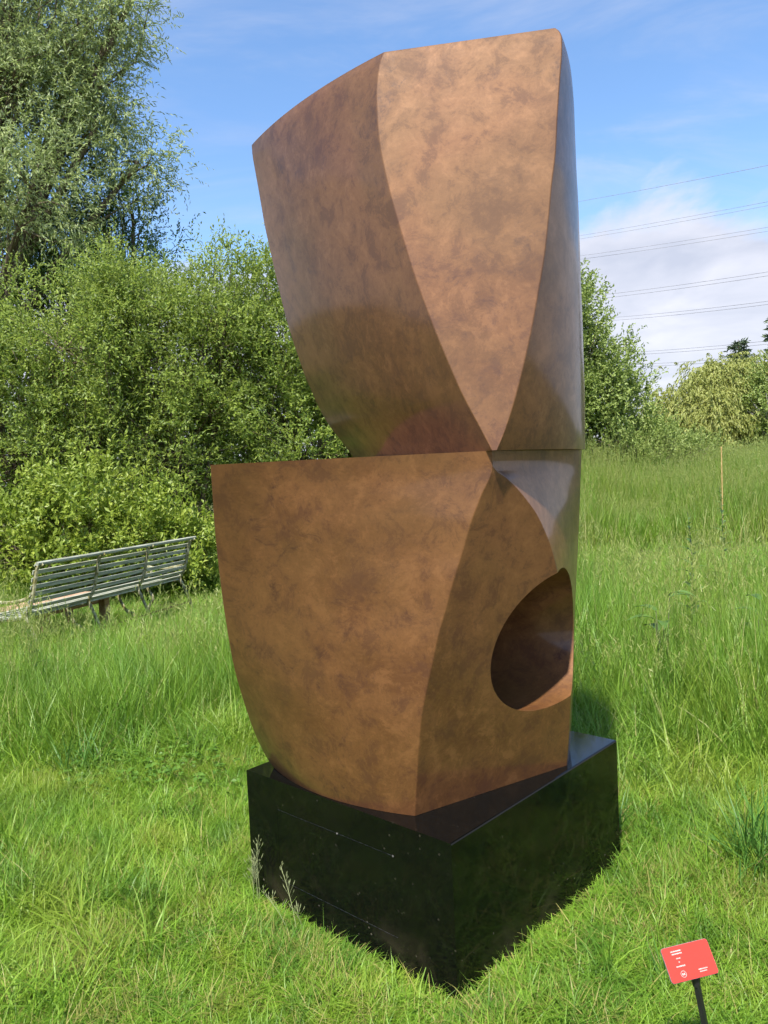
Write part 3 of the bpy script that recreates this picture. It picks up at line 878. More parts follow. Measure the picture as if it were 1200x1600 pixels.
# ------------------------------------------------------------------ power lines
def make_wires():
    # (left bearing px, px) -> (right bearing px, px), distances in metres at both ends
    runs = [((905, 322), (1200, 266), 'highest single wire of the power line'),
            ((905, 374), (1200, 321), 'upper twin of the second pair of power wires'),
            ((905, 379), (1200, 327), 'lower twin of the second pair of power wires'),
            ((918, 403), (1200, 360), 'upper twin of the third pair of power wires'),
            ((920, 408), (1200, 366), 'lower twin of the third pair of power wires'),
            ((966, 461), (1200, 428), 'upper twin of the fourth pair of power wires'),
            ((960, 467), (1200, 434), 'lower twin of the fourth pair of power wires'),
            ((990, 496), (1200, 473), 'upper twin of the fifth pair of power wires'),
            ((985, 501), (1200, 478), 'lower twin of the fifth pair of power wires'),
            ((1003, 551), (1200, 534), 'upper twin of the sixth pair of power wires'),
            ((1003, 555), (1200, 539), 'lower twin of the sixth pair of power wires'),
            ((1028, 569), (1200, 555), 'upper twin of the lowest pair of power wires'),
            ((1028, 573), (1200, 560), 'lower twin of the lowest pair of power wires')]
    for i, (a, b, lab) in enumerate(runs):
        da, db = 150.0, 105.0
        A = Vector(lobe_px(a[0], a[1], da, 1)[:3]); B = Vector(lobe_px(b[0], b[1], db, 1)[:3])
        pts = []
        for k in range(-14, 15):
            t = k / 6
            if t < -0.75: continue
            p = A.lerp(B, t)
            p.z += 0.45 * ((t - 0.5) ** 2 - 0.25) * (1 if -0.5 < t < 2 else 1)
            pts.append(p)
        mb = MB(); mb.tube(pts, 0.024 if i in (1, 2, 3, 4) else 0.030, 5)
        o = mb.build('power_line', M['wire'], smooth=True)
        tag(o, lab + ' crossing the sky', 'power line', 'power lines')


make_wires()

# ------------------------------------------------------------------ bench, low table
BENCH_A = Vector((-3.36, 7.10)); BENCH_B = Vector((-2.52, 9.50))
BENCH_D = (BENCH_B - BENCH_A).normalized(); BENCH_L = (BENCH_B - BENCH_A).length


def make_bench():
    zb = 0.02
    root = empty('garden_bench', (BENCH_A.x, BENCH_A.y, zb), math.atan2(BENCH_D.y, BENCH_D.x))
    tag(root, 'old slatted garden bench seen from behind, silver wood on mossy iron frames', 'bench')
    L = BENCH_L
    back = [(0.02, 0.40), (-0.045, 0.50), (-0.085, 0.62), (-0.115, 0.74), (-0.150, 0.86), (-0.185, 0.905)]   # y, z
    bp = bez([(0, y, z) for y, z in back], 8)
    xs = [0.03, L * 0.345, L * 0.665, L - 0.03]
    for i, x in enumerate(xs):
        f = MB()
        rear = bez([(x, -0.17, -0.08), (x, -0.11, 0.12), (x, -0.02, 0.33), (x, 0.02, 0.42), (x, -0.045, 0.52), (x, -0.085, 0.62), (x, -0.115, 0.74), (x, -0.150, 0.86), (x, -0.19, 0.91), (x, -0.215, 0.885)], 5)
        f.tube(rear, 0.021, 6, 0.7, side=(1, 0, 0))
        f.tube(bez([(x, 0.02, 0.40), (x, 0.25, 0.375), (x, 0.46, 0.40), (x, 0.50, 0.37)], 5), 0.018, 6, 0.7, side=(1, 0, 0))
        leg = bez([(x, 0.47, 0.40), (x, 0.50, 0.29), (x, 0.43, 0.17), (x, 0.50, 0.05), (x, 0.53, -0.06)], 6) if i in (0, 3) else bez([(x, 0.30, 0.38), (x, 0.27, 0.28), (x, 0.20, 0.17), (x, 0.10, 0.12), (x, 0.03, 0.02), (x, 0.02, -0.06)], 6)
        f.tube(leg, 0.020, 6, 0.7, side=(1, 0, 0))
        f.build('frame', M['iron'], root, smooth=True)
    for x in (0.03, L - 0.03):
        a = MB()
        a.tube(bez([(x, -0.085, 0.63), (x, 0.02, 0.575), (x, 0.20, 0.545), (x, 0.38, 0.55), (x, 0.49, 0.565), (x, 0.53, 0.53), (x, 0.50, 0.495), (x, 0.47, 0.515)], 6), 0.015, 6, 1.3, side=(1, 0, 0))
        a.tube(bez([(x, 0.47, 0.55), (x, 0.43, 0.50), (x, 0.46, 0.44), (x, 0.49, 0.38)], 6), 0.015, 6, 1.0, side=(1, 0, 0))
        a.build('armrest', M['iron'], root, smooth=True)
    # back slats, each its own piece, following the curve of the back
    tot = [0.0]
    for p, q in zip(bp, bp[1:]): tot.append(tot[-1] + (q - p).length)
    nb = 8
    for i in range(nb):
        s = tot[-1] * (0.05 + 0.90 * i / (nb - 1))
        k = max(j for j in range(len(tot) - 1) if tot[j] <= s)
        p = bp[k].lerp(bp[k + 1], (s - tot[k]) / (tot[k + 1] - tot[k])); d = (bp[k + 1] - bp[k]).normalized()
        ang = math.atan2(d.z, d.y)
        m = MB()
        R = Matrix.Rotation(ang, 3, 'X')
        off = R @ Vector((0, 0, 0.022))
        m.box((L / 2, p.y - off.y, p.z - off.z), (L - 0.02, 0.040, 0.013), R)
        m.build('back_slat', M['slat'], root, bevel=0.002)
    r = MB(); r.tube([(-0.02, -0.20, 0.912), (L + 0.02, -0.20, 0.912)], 0.019, 8); r.build('top_rail', M['slat'], root, smooth=True)
    for i in range(7):
        y = 0.055 + i * 0.067
        m = MB(); m.box((L / 2, y, 0.408 - 0.015 * math.sin(i / 6 * math.pi)), (L - 0.02, 0.050, 0.018)); m.build('seat_slat', M['slat'], root, bevel=0.003)
    t = MB(); t.tube([(0.0, -0.10, 0.13), (L, -0.10, 0.13)], 0.009, 6); t.build('tie_bar', M['rust'], root, smooth=True)


make_bench()


def make_table():
    ang = math.atan2(BENCH_D.y, BENCH_D.x)
    root = empty('low_table', (-3.62, 8.45, 0.0), ang)
    tag(root, 'low brown plank table standing in front of the bench', 'table')
    for i in range(5):
        m = MB(); m.box((0, -0.29 + i * 0.145, 0.365), (1.25, 0.138, 0.032)); m.build('plank', M['plank'], root, bevel=0.003)
    for sx in (-0.5, 0.42):
        for sy in (-0.26, 0.26):
            m = MB(); m.box((sx, sy, 0.16), (0.085, 0.085, 0.376)); m.build('leg', M['plank'], root, bevel=0.003)
    for sy in (-0.20, 0.20):
        m = MB(); m.box((-0.04, sy, 0.318), (1.0, 0.03, 0.06)); m.build('rail', M['plank'], root)


make_table()

# ------------------------------------------------------------------ red sign on a stake
def make_sign():
    base = (0.716, 1.865)
    root = empty('label_stake', (base[0], base[1], 0.0))
    tag(root, 'small red label plate on a thin black stake in the grass', 'sign')
    st = MB()
    st.tube([(0.045, -0.02, -0.12), (0.022, -0.008, 0.18), (0.003, 0.004, 0.318)], [0.0085, 0.0085, 0.0085], 4)
    st.tube([(0.006, 0.002, 0.288), (0.002, 0.007, 0.326)], [0.0095, 0.0130], 8)
    st.build('stake', M['black'], root, smooth=True)
    sc = MB(); sc.tube([(0.0253, -0.0240, 0.172), (0.0250, -0.0195, 0.171)], 0.0022, 8); sc.build('screw', M['print'], root)
    # plate: tilted back towards the reader and turned a little
    ex = Vector((0.113, 0.013, 0.0135)).normalized()
    ey0 = Vector((-0.030, 0.052, 0.072))
    ey = (ey0 - ex * ey0.dot(ex)).normalized()
    nz = ex.cross(ey).normalized()
    if nz.y > 0: nz = -nz
    R = Matrix((ex, ey, ex.cross(ey))).transposed()
    mat = Matrix.Translation(Vector((-0.0085, 0.006, 0.3500))) @ R.to_4x4()
    w, h, t, r = 0.124, 0.078, 0.005, 0.007
    def plate(w, h, z0, z1, r, name, m):
        bm = bmesh.new(); loop = []
        for cx, cy, a0 in ((1, 1, 0), (-1, 1, 90), (-1, -1, 180), (1, -1, 270)):
            for k in range(5):
                a = math.radians(a0 + k * 22.5)
                loop.append((cx * (w / 2 - r) + r * math.cos(a), cy * (h / 2 - r) + r * math.sin(a)))
        b0 = [bm.verts.new((x, y, z0)) for x, y in loop]; b1 = [bm.verts.new((x, y, z1)) for x, y in loop]
        bm.faces.new(b1); bm.faces.new(b0[::-1])
        for i in range(len(loop)):
            j = (i + 1) % len(loop); bm.faces.new((b0[i], b0[j], b1[j], b1[i]))
        bmesh.ops.transform(bm, matrix=mat, verts=bm.verts)
        bmesh.ops.recalc_face_normals(bm, faces=bm.faces)
        me = bpy.data.meshes.new(name); bm.to_mesh(me); bm.free(); me.materials.append(m)
        return link(bpy.data.objects.new(name, me), root)
    plate(w, h, -t, -0.0006, r, 'backing', M['edge'])
    face = plate(w - 0.002, h - 0.002, -0.0006, 0.0012, r - 0.001, 'face', M['red'])
    # white print: rows too small to read, and a ring mark; no code
    rng = random.Random(5)
    def row(cx, cy, width, hh, name='print_row'):
        m = MB(); x = cx - width / 2
        while x < cx + width / 2 - 0.001:
            ww = rng.uniform(0.0010, 0.0022)
            c = mat @ Vector((x + ww / 2, cy, 0.0015)); m.box(c, (ww, hh * rng.uniform(0.8, 1.0), 0.0004), R)
            x += ww + rng.uniform(0.0003, 0.0008)
        m.build(name, M['print'], face)
    row(-0.026, 0.0270, 0.027, 0.0030); row(-0.026, 0.0212, 0.025, 0.0030)
    row(-0.026, 0.0110, 0.010, 0.0030); row(-0.026, 0.0030, 0.004, 0.0028); row(-0.026, -0.0060, 0.023, 0.0030)
    row(0.026, -0.0215, 0.024, 0.0026); row(0.026, -0.0265, 0.020, 0.0026)
    ring = MB()
    pts = [mat @ Vector((-0.026 + 0.0068 * math.cos(a), -0.0235 + 0.0068 * math.sin(a), 0.0014)) for a in np.linspace(0, 2 * math.pi, 25)]
    ring.tube(pts, 0.0006, 4)
    for dx in (-0.0022, 0.0022):
        ring.box(mat @ Vector((-0.026 + dx, -0.0235, 0.0014)), (0.0028, 0.0045, 0.0005), R)
    ring.build('ring_mark', M['print'], face)


make_sign()

# ------------------------------------------------------------------ bamboo cane in the far meadow
def make_cane():
    x, y = 6.35, 14.5
    z = float(ground_z(x, y))
    m = MB()
    pts = [(0, 0, -0.1)]; rad = [0.011]
    for k in range(1, 7):
        h = 1.78 / 6 * k
        pts += [(0.002 * k, 0, h - 0.03), (0.002 * k, 0, h), (0.002 * k, 0, h + 0.03)]; rad += [0.010, 0.012, 0.010]
    m.tube(pts, rad, 7)
    o = m.build('bamboo_cane', M['cane'], smooth=True, loc=(x, y, z))
    tag(o, 'thin upright bamboo cane in the long grass before the weeping willow', 'cane')


make_cane()

# ------------------------------------------------------------------ grass
def blades(rng, n, radius, lmin, lmax, width, lean, bend, straw_p=0.1, segs=3, seed_stems=0, stem_h=0.7, flat=0.0):
    V, F, S, RN, ST = [], [], [], [], []
    for _ in range(n):
        a = rng.random() * 2 * math.pi; r = radius * math.sqrt(rng.random())
        b = np.array([r * math.cos(a), r * math.sin(a), -0.01])
        az = rng.random() * 2 * math.pi
        d = np.array([math.cos(az), math.sin(az), 0]); side = np.array([-d[1], d[0], 0])
        tw = rng.normal() * 0.5; side = side * math.cos(tw) + d * math.sin(tw)
        L = lmin + (lmax - lmin) * rng.random() ** 1.3
        w = width * (0.6 + 0.8 * rng.random())
        ln = lean * rng.random() + flat * rng.random(); bd = bend * (0.3 + rng.random())
        o = len(V); rn = rng.random(); st = 1.0 if rng.random() < straw_p else 0.0
        p = b.copy(); ang = ln
        for k in range(segs + 1):
            t = k / segs
            ww = w * (1 - t ** 1.6) * 0.5
            if k < segs:
                V += [p - side * ww, p + side * ww]; RN += [rn, rn]; ST += [st, st]
            else:
                V.append(p.copy()); RN.append(rn); ST.append(st)
            ang2 = ln + bd * (t + 0.5 / segs)
            p = p + (d * math.sin(ang2) + np.array([0, 0, 1]) * math.cos(ang2)) * (L / segs)
        for k in range(segs - 1):
            F += [o + 2 * k, o + 2 * k + 1, o + 2 * k + 3, o + 2 * k + 2]; S.append(4)
        F += [o + 2 * segs - 2, o + 2 * segs - 1, o + 2 * segs]; S.append(3)
    for _ in range(seed_stems):
        a = rng.random() * 2 * math.pi; r = radius * math.sqrt(rng.random())
        b = np.array([r * math.cos(a), r * math.sin(a), 0.0]); az = rng.random() * 2 * math.pi
        d = np.array([math.cos(az), math.sin(az), 0]); H = stem_h * (0.75 + 0.4 * rng.random())
        rn = rng.random()
        def strip(p0, p1, w, st):
            o = len(V); s = np.cross(p1 - p0, rng.normal(size=3)); s = s / (np.linalg.norm(s) + 1e-9) * w
            V.extend([p0 - s, p0 + s, p1 + s * 0.6, p1 - s * 0.6]); RN.extend([rn] * 4); ST.extend([st] * 4)
            F.extend([o, o + 1, o + 2, o + 3]); S.append(4)
        pts = [b + d * 0.16 * H * t ** 2 + np.array([0, 0, H * t]) for t in np.linspace(0, 1, 5)]
        for i in range(4): strip(pts[i], pts[i + 1], 0.0011, 0.25)
        top = pts[-1]
        for k in range(11):
            q = top - np.array([0, 0, 0.012 * k]) - d * 0.004 * k
            e = q + rng.normal(size=3) * np.array([0.012, 0.012, 0.004]) + np.array([0, 0, 0.022])
            strip(q, e, 0.0022, 0.75)
    return V, F, S, RN, ST


def grass_source(coll, name, mat, **kw):
    V, F, S, RN, ST = blades(RNG, **kw)
    me = mesh_np(name, np.array(V), F, S, {'rnd': RN, 'straw': ST}, [mat])
    coll.objects.link(bpy.data.objects.new(name, me))


def scatter(name, P, rot, scl, idx, tint, coll, kind='stuff', label=None, cat=None):
    me = bpy.data.meshes.new(name)
    me.vertices.add(len(P)); me.vertices.foreach_set('co', np.asarray(P, np.float32).ravel())
    for nm, ty, arr, key in (('rot', 'FLOAT_VECTOR', rot, 'vector'), ('scl', 'FLOAT_VECTOR', scl, 'vector'), ('idx', 'INT', idx, 'value'), ('tint', 'FLOAT', tint, 'value')):
        at = me.attributes.new(nm, ty, 'POINT')
        at.data.foreach_set(key, np.asarray(arr, np.int32 if ty == 'INT' else np.float32).ravel())
    o = link(bpy.data.objects.new(name, me))
    g = bpy.data.node_groups.new('scatter_' + name, 'GeometryNodeTree')
    g.interface.new_socket('Geometry', in_out='INPUT', socket_type='NodeSocketGeometry')
    g.interface.new_socket('Geometry', in_out='OUTPUT', socket_type='NodeSocketGeometry')
    N = g.nodes; L = g.links
    gi = N.new('NodeGroupInput'); go = N.new('NodeGroupOutput')
    ci = N.new('GeometryNodeCollectionInfo'); ci.inputs['Collection'].default_value = coll
    ci.inputs['Separate Children'].default_value = True; ci.inputs['Reset Children'].default_value = True
    ip = N.new('GeometryNodeInstanceOnPoints'); ip.inputs['Pick Instance'].default_value = True
    def attr(nm, ty):
        a = N.new('GeometryNodeInputNamedAttribute'); a.data_type = ty; a.inputs['Name'].default_value = nm
        return [s for s in a.outputs if s.enabled and s.name == 'Attribute'][0]
    L.new(gi.outputs[0], ip.inputs['Points']); L.new(ci.outputs[0], ip.inputs['Instance'])
    L.new(attr('idx', 'INT'), ip.inputs['Instance Index'])
    L.new(attr('rot', 'FLOAT_VECTOR'), ip.inputs['Rotation']); L.new(attr('scl', 'FLOAT_VECTOR'), ip.inputs['Scale'])
    L.new(ip.outputs[0], go.inputs[0])
    o.modifiers.new('scatter', 'NODES').node_group = g
    tag(o, label, cat, kind=kind)
    return o


def bench_dist(x, y):
    """signed offsets from the bench line: along, and to the seat side"""
    dx, dy = x - BENCH_A.x, y - BENCH_A.y
    return dx * BENCH_D.x + dy * BENCH_D.y, -dx * BENCH_D.y + dy * BENCH_D.x


def tallness(x, y):
    """0 = mown, 1 = full meadow height"""
    yb = np.interp(x, [-3.5, -2.2, -1.2, -0.6, 0.3, 0.9, 1.3, 1.8, 2.4, 4], [3.9, 4.3, 4.5, 4.9, 4.9, 4.3, 4.0, 3.55, 3.2, 3.0])
    yb = yb + (vnoise(x, y, 1.7, 2) - 0.5) * 0.7
    t = sstep(y, yb - 0.15, yb + 0.85)
    al, sd = bench_dist(x, y)
    inb = sstep(al, 0.4, 1.3) * (1 - sstep(al, 3.6, 4.6)) * sstep(sd, -0.75, -0.25) * (1 - sstep(sd, 2.2, 2.8))
    front = sstep(al, -1.8, -0.6) * (1 - sstep(al, 3.4, 4.4)) * sstep(sd, -2.6, -0.9) * (1 - sstep(sd, 0.3, 1.0))
    strip = sstep(x, 0.3, 1.0) * sstep(y, 9.4, 10.0)       # a walked line before the bank
    return t * (1 - 0.80 * inb) * (1 - 0.52 * front) * (1 - 0.85 * strip)


def in_plinth(x, y, m=0.0):
    c, s = math.cos(PYAW), math.sin(PYAW)
    dx, dy = x - PF.x, y - PF.y
    u, v = dx * c + dy * s, -dx * s + dy * c
    return (u > -m) & (u < PD + m) & (v > -m) & (v < PW + m)


def sample(n, y0, y1, slope0=0.60, margin=0.5, xmin=None):
    """points in the wedge of ground before the camera, even by area"""
    xm = y1 * slope0 + margin
    area = slope0 * (y1 ** 2 - y0 ** 2) + 2 * margin * (y1 - y0)
    st = math.sqrt(area / n)
    gx, gy = np.meshgrid(np.arange(-xm, xm, st), np.arange(y0, y1, st))
    gx = gx + (np.arange(gx.shape[0]) % 2)[:, None] * st / 2
    x = gx.ravel() + (RNG.random(gx.size) - 0.5) * st * 0.9; y = gy.ravel() + (RNG.random(gx.size) - 0.5) * st * 0.9
    k = np.abs(x) < y * slope0 + margin
    return x[k], y[k]


def make_grass():
    cosP, sinP = math.cos(PYAW), math.sin(PYAW)
    LAWN = dict(lmin=0.045, lmax=0.165, width=0.0040, lean=0.8, bend=1.35, flat=0.45)
    # small tufts close to the plinth
    tuft = bpy.data.collections.new('edge_tufts')
    for i in range(6):
        grass_source(tuft, 'edge_tuft_%d' % i, M['lawn'], n=46, radius=0.045, straw_p=0.06 + 0.04 * (i % 3), **LAWN)
    n = 2600
    u = RNG.random(n) * (PD + 0.7) - 0.35; v = RNG.random(n) * (PW + 0.7) - 0.35
    x = PF.x + u * cosP - v * sinP; y = PF.y + u * sinP + v * cosP
    keep = ~in_plinth(x, y, 0.022) & ~((u > 0.5) & (v > 0.5))
    x, y = x[keep], y[keep]; n = len(x)
    hh = (0.50 + 0.6 * vnoise(x, y, 2.7, 1)) * np.where(in_plinth(x, y, 0.06), 0.45, np.where(in_plinth(x, y, 0.14), 0.72, 1.0))
    sw = 0.9 + 0.4 * RNG.random(n)
    rot = np.stack([RNG.normal(size=n) * 0.12, RNG.normal(size=n) * 0.12, RNG.random(n) * 6.283], 1)
    scatter('edge_grass', np.stack([x, y, ground_z(x, y)], 1), rot, np.stack([sw, sw, hh * (0.75 + 0.5 * RNG.random(n))], 1), RNG.integers(0, 6, n), np.zeros(n), tuft,
            label='short grass tufts hugging the foot of the plinth', cat='grass')
    # mown grass in larger sods
    lawn = bpy.data.collections.new('lawn_sods')
    for i in range(8):
        grass_source(lawn, 'lawn_sod_%d' % i, M['lawn'], n=1500, radius=0.27, straw_p=0.035 if i < 6 else 0.20, **LAWN)
    x, y = sample(480, 1.6, 6.2)
    t = tallness(x, y)
    keep = ~in_plinth(x, y, 0.24) & (RNG.random(len(x)) > 0.75 * t)
    x, y, t = x[keep], y[keep], t[keep]; n = len(x)
    bare = vnoise(x, y, 1.9, 9) * 0.6 + vnoise(x, y, 5.1, 4) * 0.4
    idx = np.where(RNG.random(n) < np.clip(0.10 + 1.2 * (bare - 0.5), 0.05, 0.6), RNG.integers(6, 8, n), RNG.integers(0, 6, n))
    hh = 0.60 + 0.8 * vnoise(x, y, 1.7, 1) + 0.9 * t - 0.25 * (idx > 5)
    rot = np.stack([RNG.normal(size=n) * 0.02, RNG.normal(size=n) * 0.02, RNG.random(n) * 6.283], 1)
    scatter('lawn', np.stack([x, y, ground_z(x, y)], 1), rot, np.stack([np.ones(n), np.ones(n), hh], 1), idx, np.zeros(n), lawn,
            label='short bright green mown grass around the plinth', cat='grass')

    # longer tufts standing out of the mown grass
    tall = bpy.data.collections.new('standing_tufts')
    for i in range(6):
        grass_source(tall, 'standing_tuft_%d' % i, M['lawn'], n=40, radius=0.06, lmin=0.10, lmax=0.28, width=0.0052, lean=0.75, bend=1.2, straw_p=0.04, segs=4)
    x, y = sample(1500, 1.9, 5.6)
    t = tallness(x, y)
    keep = ~in_plinth(x, y, 0.22) & (RNG.random(len(x)) < np.clip(2.2 * (vnoise(x, y, 1.6, 11) - 0.40), 0.03, 0.85)) & (t < 0.8)
    x, y = x[keep], y[keep]; n = len(x)
    rot = np.stack([RNG.normal(size=n) * 0.15, RNG.normal(size=n) * 0.15, RNG.random(n) * 6.283], 1)
    sc_ = 0.65 + 0.6 * RNG.random(n)
    scatter('lawn_tufts', np.stack([x, y, ground_z(x, y)], 1), rot, np.stack([sc_, sc_, sc_], 1), RNG.integers(0, 6, n), np.zeros(n), tall,
            label='longer green tufts standing out of the mown grass', cat='grass')
    # dry clippings lying in worn patches
    dry = bpy.data.collections.new('dry_mats')
    for i in range(3):
        grass_source(dry, 'dry_mat_%d' % i, M['lawn'], n=60, radius=0.07, lmin=0.04, lmax=0.13, width=0.0030, lean=0.4, bend=0.4, straw_p=0.9, flat=1.15)
    xs_, ys_ = [], []
    for cx, cy, rx, ry, m0 in ((-0.95, 2.55, 0.30, 0.22, 90), (-0.25, 2.35, 0.25, 0.12, 60), (0.17, 2.16, 0.22, 0.08, 50), (0.75, 2.62, 0.25, 0.10, 50), (1.25, 2.70, 0.12, 0.07, 40), (0.98, 2.95, 0.14, 0.10, 40), (1.05, 3.55, 0.18, 0.10, 40), (-0.70, 3.05, 0.10, 0.20, 30), (-1.5, 3.1, 0.3, 0.2, 40), (-0.9, 3.9, 0.3, 0.2, 40)):
        m_ = int(m0 * 0.38); xs_.append(cx + RNG.normal(size=m_) * rx); ys_.append(cy + RNG.normal(size=m_) * ry)
    x = np.concatenate(xs_); y = np.concatenate(ys_)
    keep = ~in_plinth(x, y, 0.10); x, y = x[keep], y[keep]; n = len(x)
    rot = np.stack([RNG.normal(size=n) * 0.1, RNG.normal(size=n) * 0.1, RNG.random(n) * 6.283], 1)
    scatter('dry_grass', np.stack([x, y, ground_z(x, y) + 0.02], 1), rot, np.stack([np.ones(n)] * 3, 1), RNG.integers(0, 3, n), np.zeros(n), dry,
            label='dry straw-coloured clippings in worn patches of the mown grass', cat='grass')

    mead = bpy.data.collections.new('meadow_swards')
    for i in range(6):
        grass_source(mead, 'meadow_sward_%d' % i, M['meadow'], n=520, radius=0.36, lmin=0.18, lmax=0.62, width=0.0066, lean=0.42, bend=0.85, straw_p=0.05, segs=4)
    for i in range(3):
        grass_source(mead, 'meadow_sward_%d' % (6 + i), M['meadow'], n=420, radius=0.36, lmin=0.18, lmax=0.56, width=0.0060, lean=0.45, bend=0.9, straw_p=0.06, segs=4, seed_stems=32, stem_h=0.66)
    x, y = sample(1050, 3.0, 12.6, 0.68)
    t = tallness(x, y)
    keep = (RNG.random(len(x)) < t * 1.3 + 0.05) & (t > 0.08) & ~in_plinth(x, y, 0.30)
    x, y, t = x[keep], y[keep], t[keep]; n = len(x)
    left = 1 - sstep(x, -0.8, 0.8)
    hh = (0.30 + 0.70 * t) * (0.70 + 0.60 * vnoise(x, y, 1.1, 7)) * (1.22 - 0.16 * left) * (0.85 + 0.3 * RNG.random(n))
    idx = np.where(RNG.random(n) < 0.30, RNG.integers(6, 9, n), RNG.integers(0, 6, n))
    rot = np.stack([RNG.normal(size=n) * 0.05, RNG.normal(size=n) * 0.05 + 0.03, RNG.random(n) * 6.283], 1)
    scatter('meadow', np.stack([x, y, ground_z(x, y)], 1), rot, np.stack([np.ones(n), np.ones(n), hh], 1), idx, np.zeros(n), mead,
            label='tall green meadow grass beyond the mown strip', cat='grass')

    # the bank behind: coarser and drier
    bank = bpy.data.collections.new('bank_swards')
    for i in range(6):
        grass_source(bank, 'bank_sward_%d' % i, M['meadow'], n=560, radius=0.75, lmin=0.30, lmax=0.85, width=0.012, lean=0.42, bend=0.7, straw_p=0.06 + 0.06 * i, segs=3, seed_stems=60, stem_h=0.85)
    x, y = sample(2000, 12.3, 31, 0.74)
    keep = ((x > -1.5) | (y < 13.5)) & ((x < 0.6) | (y > 14.3))
    x, y = x[keep], y[keep]; n = len(x)
    hh = (0.80 + 0.75 * vnoise(x, y, 0.6, 5)) * (0.8 + 0.4 * RNG.random(n)) * (1 - 0.45 * sstep(-x, 0, 2))
    rot = np.stack([RNG.normal(size=n) * 0.05, RNG.normal(size=n) * 0.05, RNG.random(n) * 6.283], 1)
    scatter('bank_grass', np.stack([x, y, ground_z(x, y)], 1), rot, np.stack([np.ones(n), np.ones(n), hh], 1), RNG.integers(0, 6, n), np.zeros(n), bank,
            label='rough seeding grass on the bank below the far trees', cat='grass')


make_grass()


# ------------------------------------------------------------------ single plants
def loose_plant(name, label, cat, loc, builder, group=None):
    root = empty(name, (loc[0], loc[1], float(ground_z(loc[0], loc[1]))))
    tag(root, label, cat, group)
    builder(root)
    return root


def seed_stems(root, seed, heights, lean):
    """a few fine stalks with airy seed heads"""
    rng = np.random.default_rng(seed)
    for h in heights:
        az = rng.random() * 6.283; d = Vector((math.cos(az), math.sin(az), 0)) * lean * (0.4 + rng.random())
        b = Vector((rng.normal() * 0.02, rng.normal() * 0.02, -0.02))
        pts = [b + d * h * t * t + Vector((0, 0, h * t)) for t in np.linspace(0, 1, 8)]
        m = MB(); m.tube(pts, list(np.linspace(0.0014, 0.0008, 8)), 5)
        o = m.build('stalk', M['stalk'], root, smooth=True)
        sh = MB()
        for k in range(16):
            t = 0.62 + 0.38 * k / 15
            p = b + d * h * t * t + Vector((0, 0, h * t))
            a = rng.random() * 6.283; L = (0.012 + 0.030 * (1 - (k / 15))) * (0.6 + 0.6 * rng.random())
            e = p + Vector((math.cos(a) * L * 0.55, math.sin(a) * L * 0.55, L * 0.85))
            sh.tube([p, e], [0.0004, 0.0004], 3)
            sh.tube([e, e.lerp(p, -0.20), e.lerp(p, -0.42) + Vector((0, 0, 0.003))], [0.0005, 0.0016, 0.0003], 5)
        sh.build('seed_head', M['stalk'], root, smooth=True)


M['stalk'] = mat_leaf('pale_grass_stalk', (0.30, 0.34, 0.16), (0.42, 0.45, 0.24), trans=0.2)


def tuft_builder(seed, n, radius, lmin, lmax, width, lean, bend, mat='weedgrass'):
    def go(root):
        V, F, S, RN, ST = blades(np.random.default_rng(seed), n=n, radius=radius, lmin=lmin, lmax=lmax, width=width, lean=lean, bend=bend, straw_p=0.06, segs=6)
        me = mesh_np('blades', np.array(V), F, S, {'rnd': RN, 'straw': ST}, [M[mat]])
        link(bpy.data.objects.new('blades', me), root)
    return go


M['weedgrass'] = mat_leaf('tussock_blades', (0.060, 0.165, 0.024), (0.130, 0.270, 0.045), trans=0.34, straw=(0.34, 0.28, 0.12))


def blade_leaf(mb, base, direction, length, width, sag=0.25, n=6, notch=0.0):
    """a broad leaf as a folded strip with real outline"""
    d = Vector(direction).normalized(); side = d.cross(Vector((0, 0, 1)))
    side = side.normalized() if side.length > 1e-3 else Vector((1, 0, 0))
    up = side.cross(d)
    rows = []
    for i in range(n + 1):
        t = i / n
        w = width * math.sin(math.pi * min(1, 0.06 + 0.94 * t) ** 0.8) * 0.5 + 0.0008
        if notch and i % 2: w *= 1 - notch
        c = Vector(base) + d * length * t + Vector((0, 0, -sag * length * t * t))
        rows.append([c - side * w + up * w * 0.3, c, c + side * w + up * w * 0.3])
    vs = [v for r in rows for v in r]; fs = []
    for i in range(n):
        a = i * 3
        fs += [(a, a + 1, a + 4, a + 3), (a + 1, a + 2, a + 5, a + 4)]
    mb.add(vs, fs)


def attr_build(mb, name, mat, root, rng):
    o = mb.build(name, mat, root)
    a = o.data.attributes.new('rnd', 'FLOAT', 'POINT')
    a.data.foreach_set('value', np.repeat(rng.random(), len(o.data.vertices)).astype(np.float32))
    return o


def tall_weed(seed, height, n):
    def go(root):
        rng = np.random.default_rng(seed)
        pts = [Vector((0.05 * t * math.sin(3 * t), 0.03 * t, height * t - 0.02)) for t in np.linspace(0, 1, 9)]
        m = MB(); m.tube(pts, list(np.linspace(0.008, 0.002, 9)), 6); m.build('stem', M['weedstem'], root, smooth=True)
        for i in range(n):
            t = 0.12 + 0.86 * i / n
            k = t * 8; p = pts[int(k)].lerp(pts[min(8, int(k) + 1)], k % 1)
            az = i * 2.4 + rng.normal() * 0.3; L = (0.20 * (1 - t) + 0.055) * (0.8 + 0.4 * rng.random())
            mb = MB(); blade_leaf(mb, p, (math.cos(az), math.sin(az), 0.75), L * 1.15, L * 0.36, 0.35, 7, 0.3)
            attr_build(mb, 'leaf', M['weed'], root, rng)
    return go


M['weedstem'] = mat_simple('weed_stem', (0.10, 0.13, 0.06), (0.17, 0.17, 0.09), 10, 0.7, 0.3)


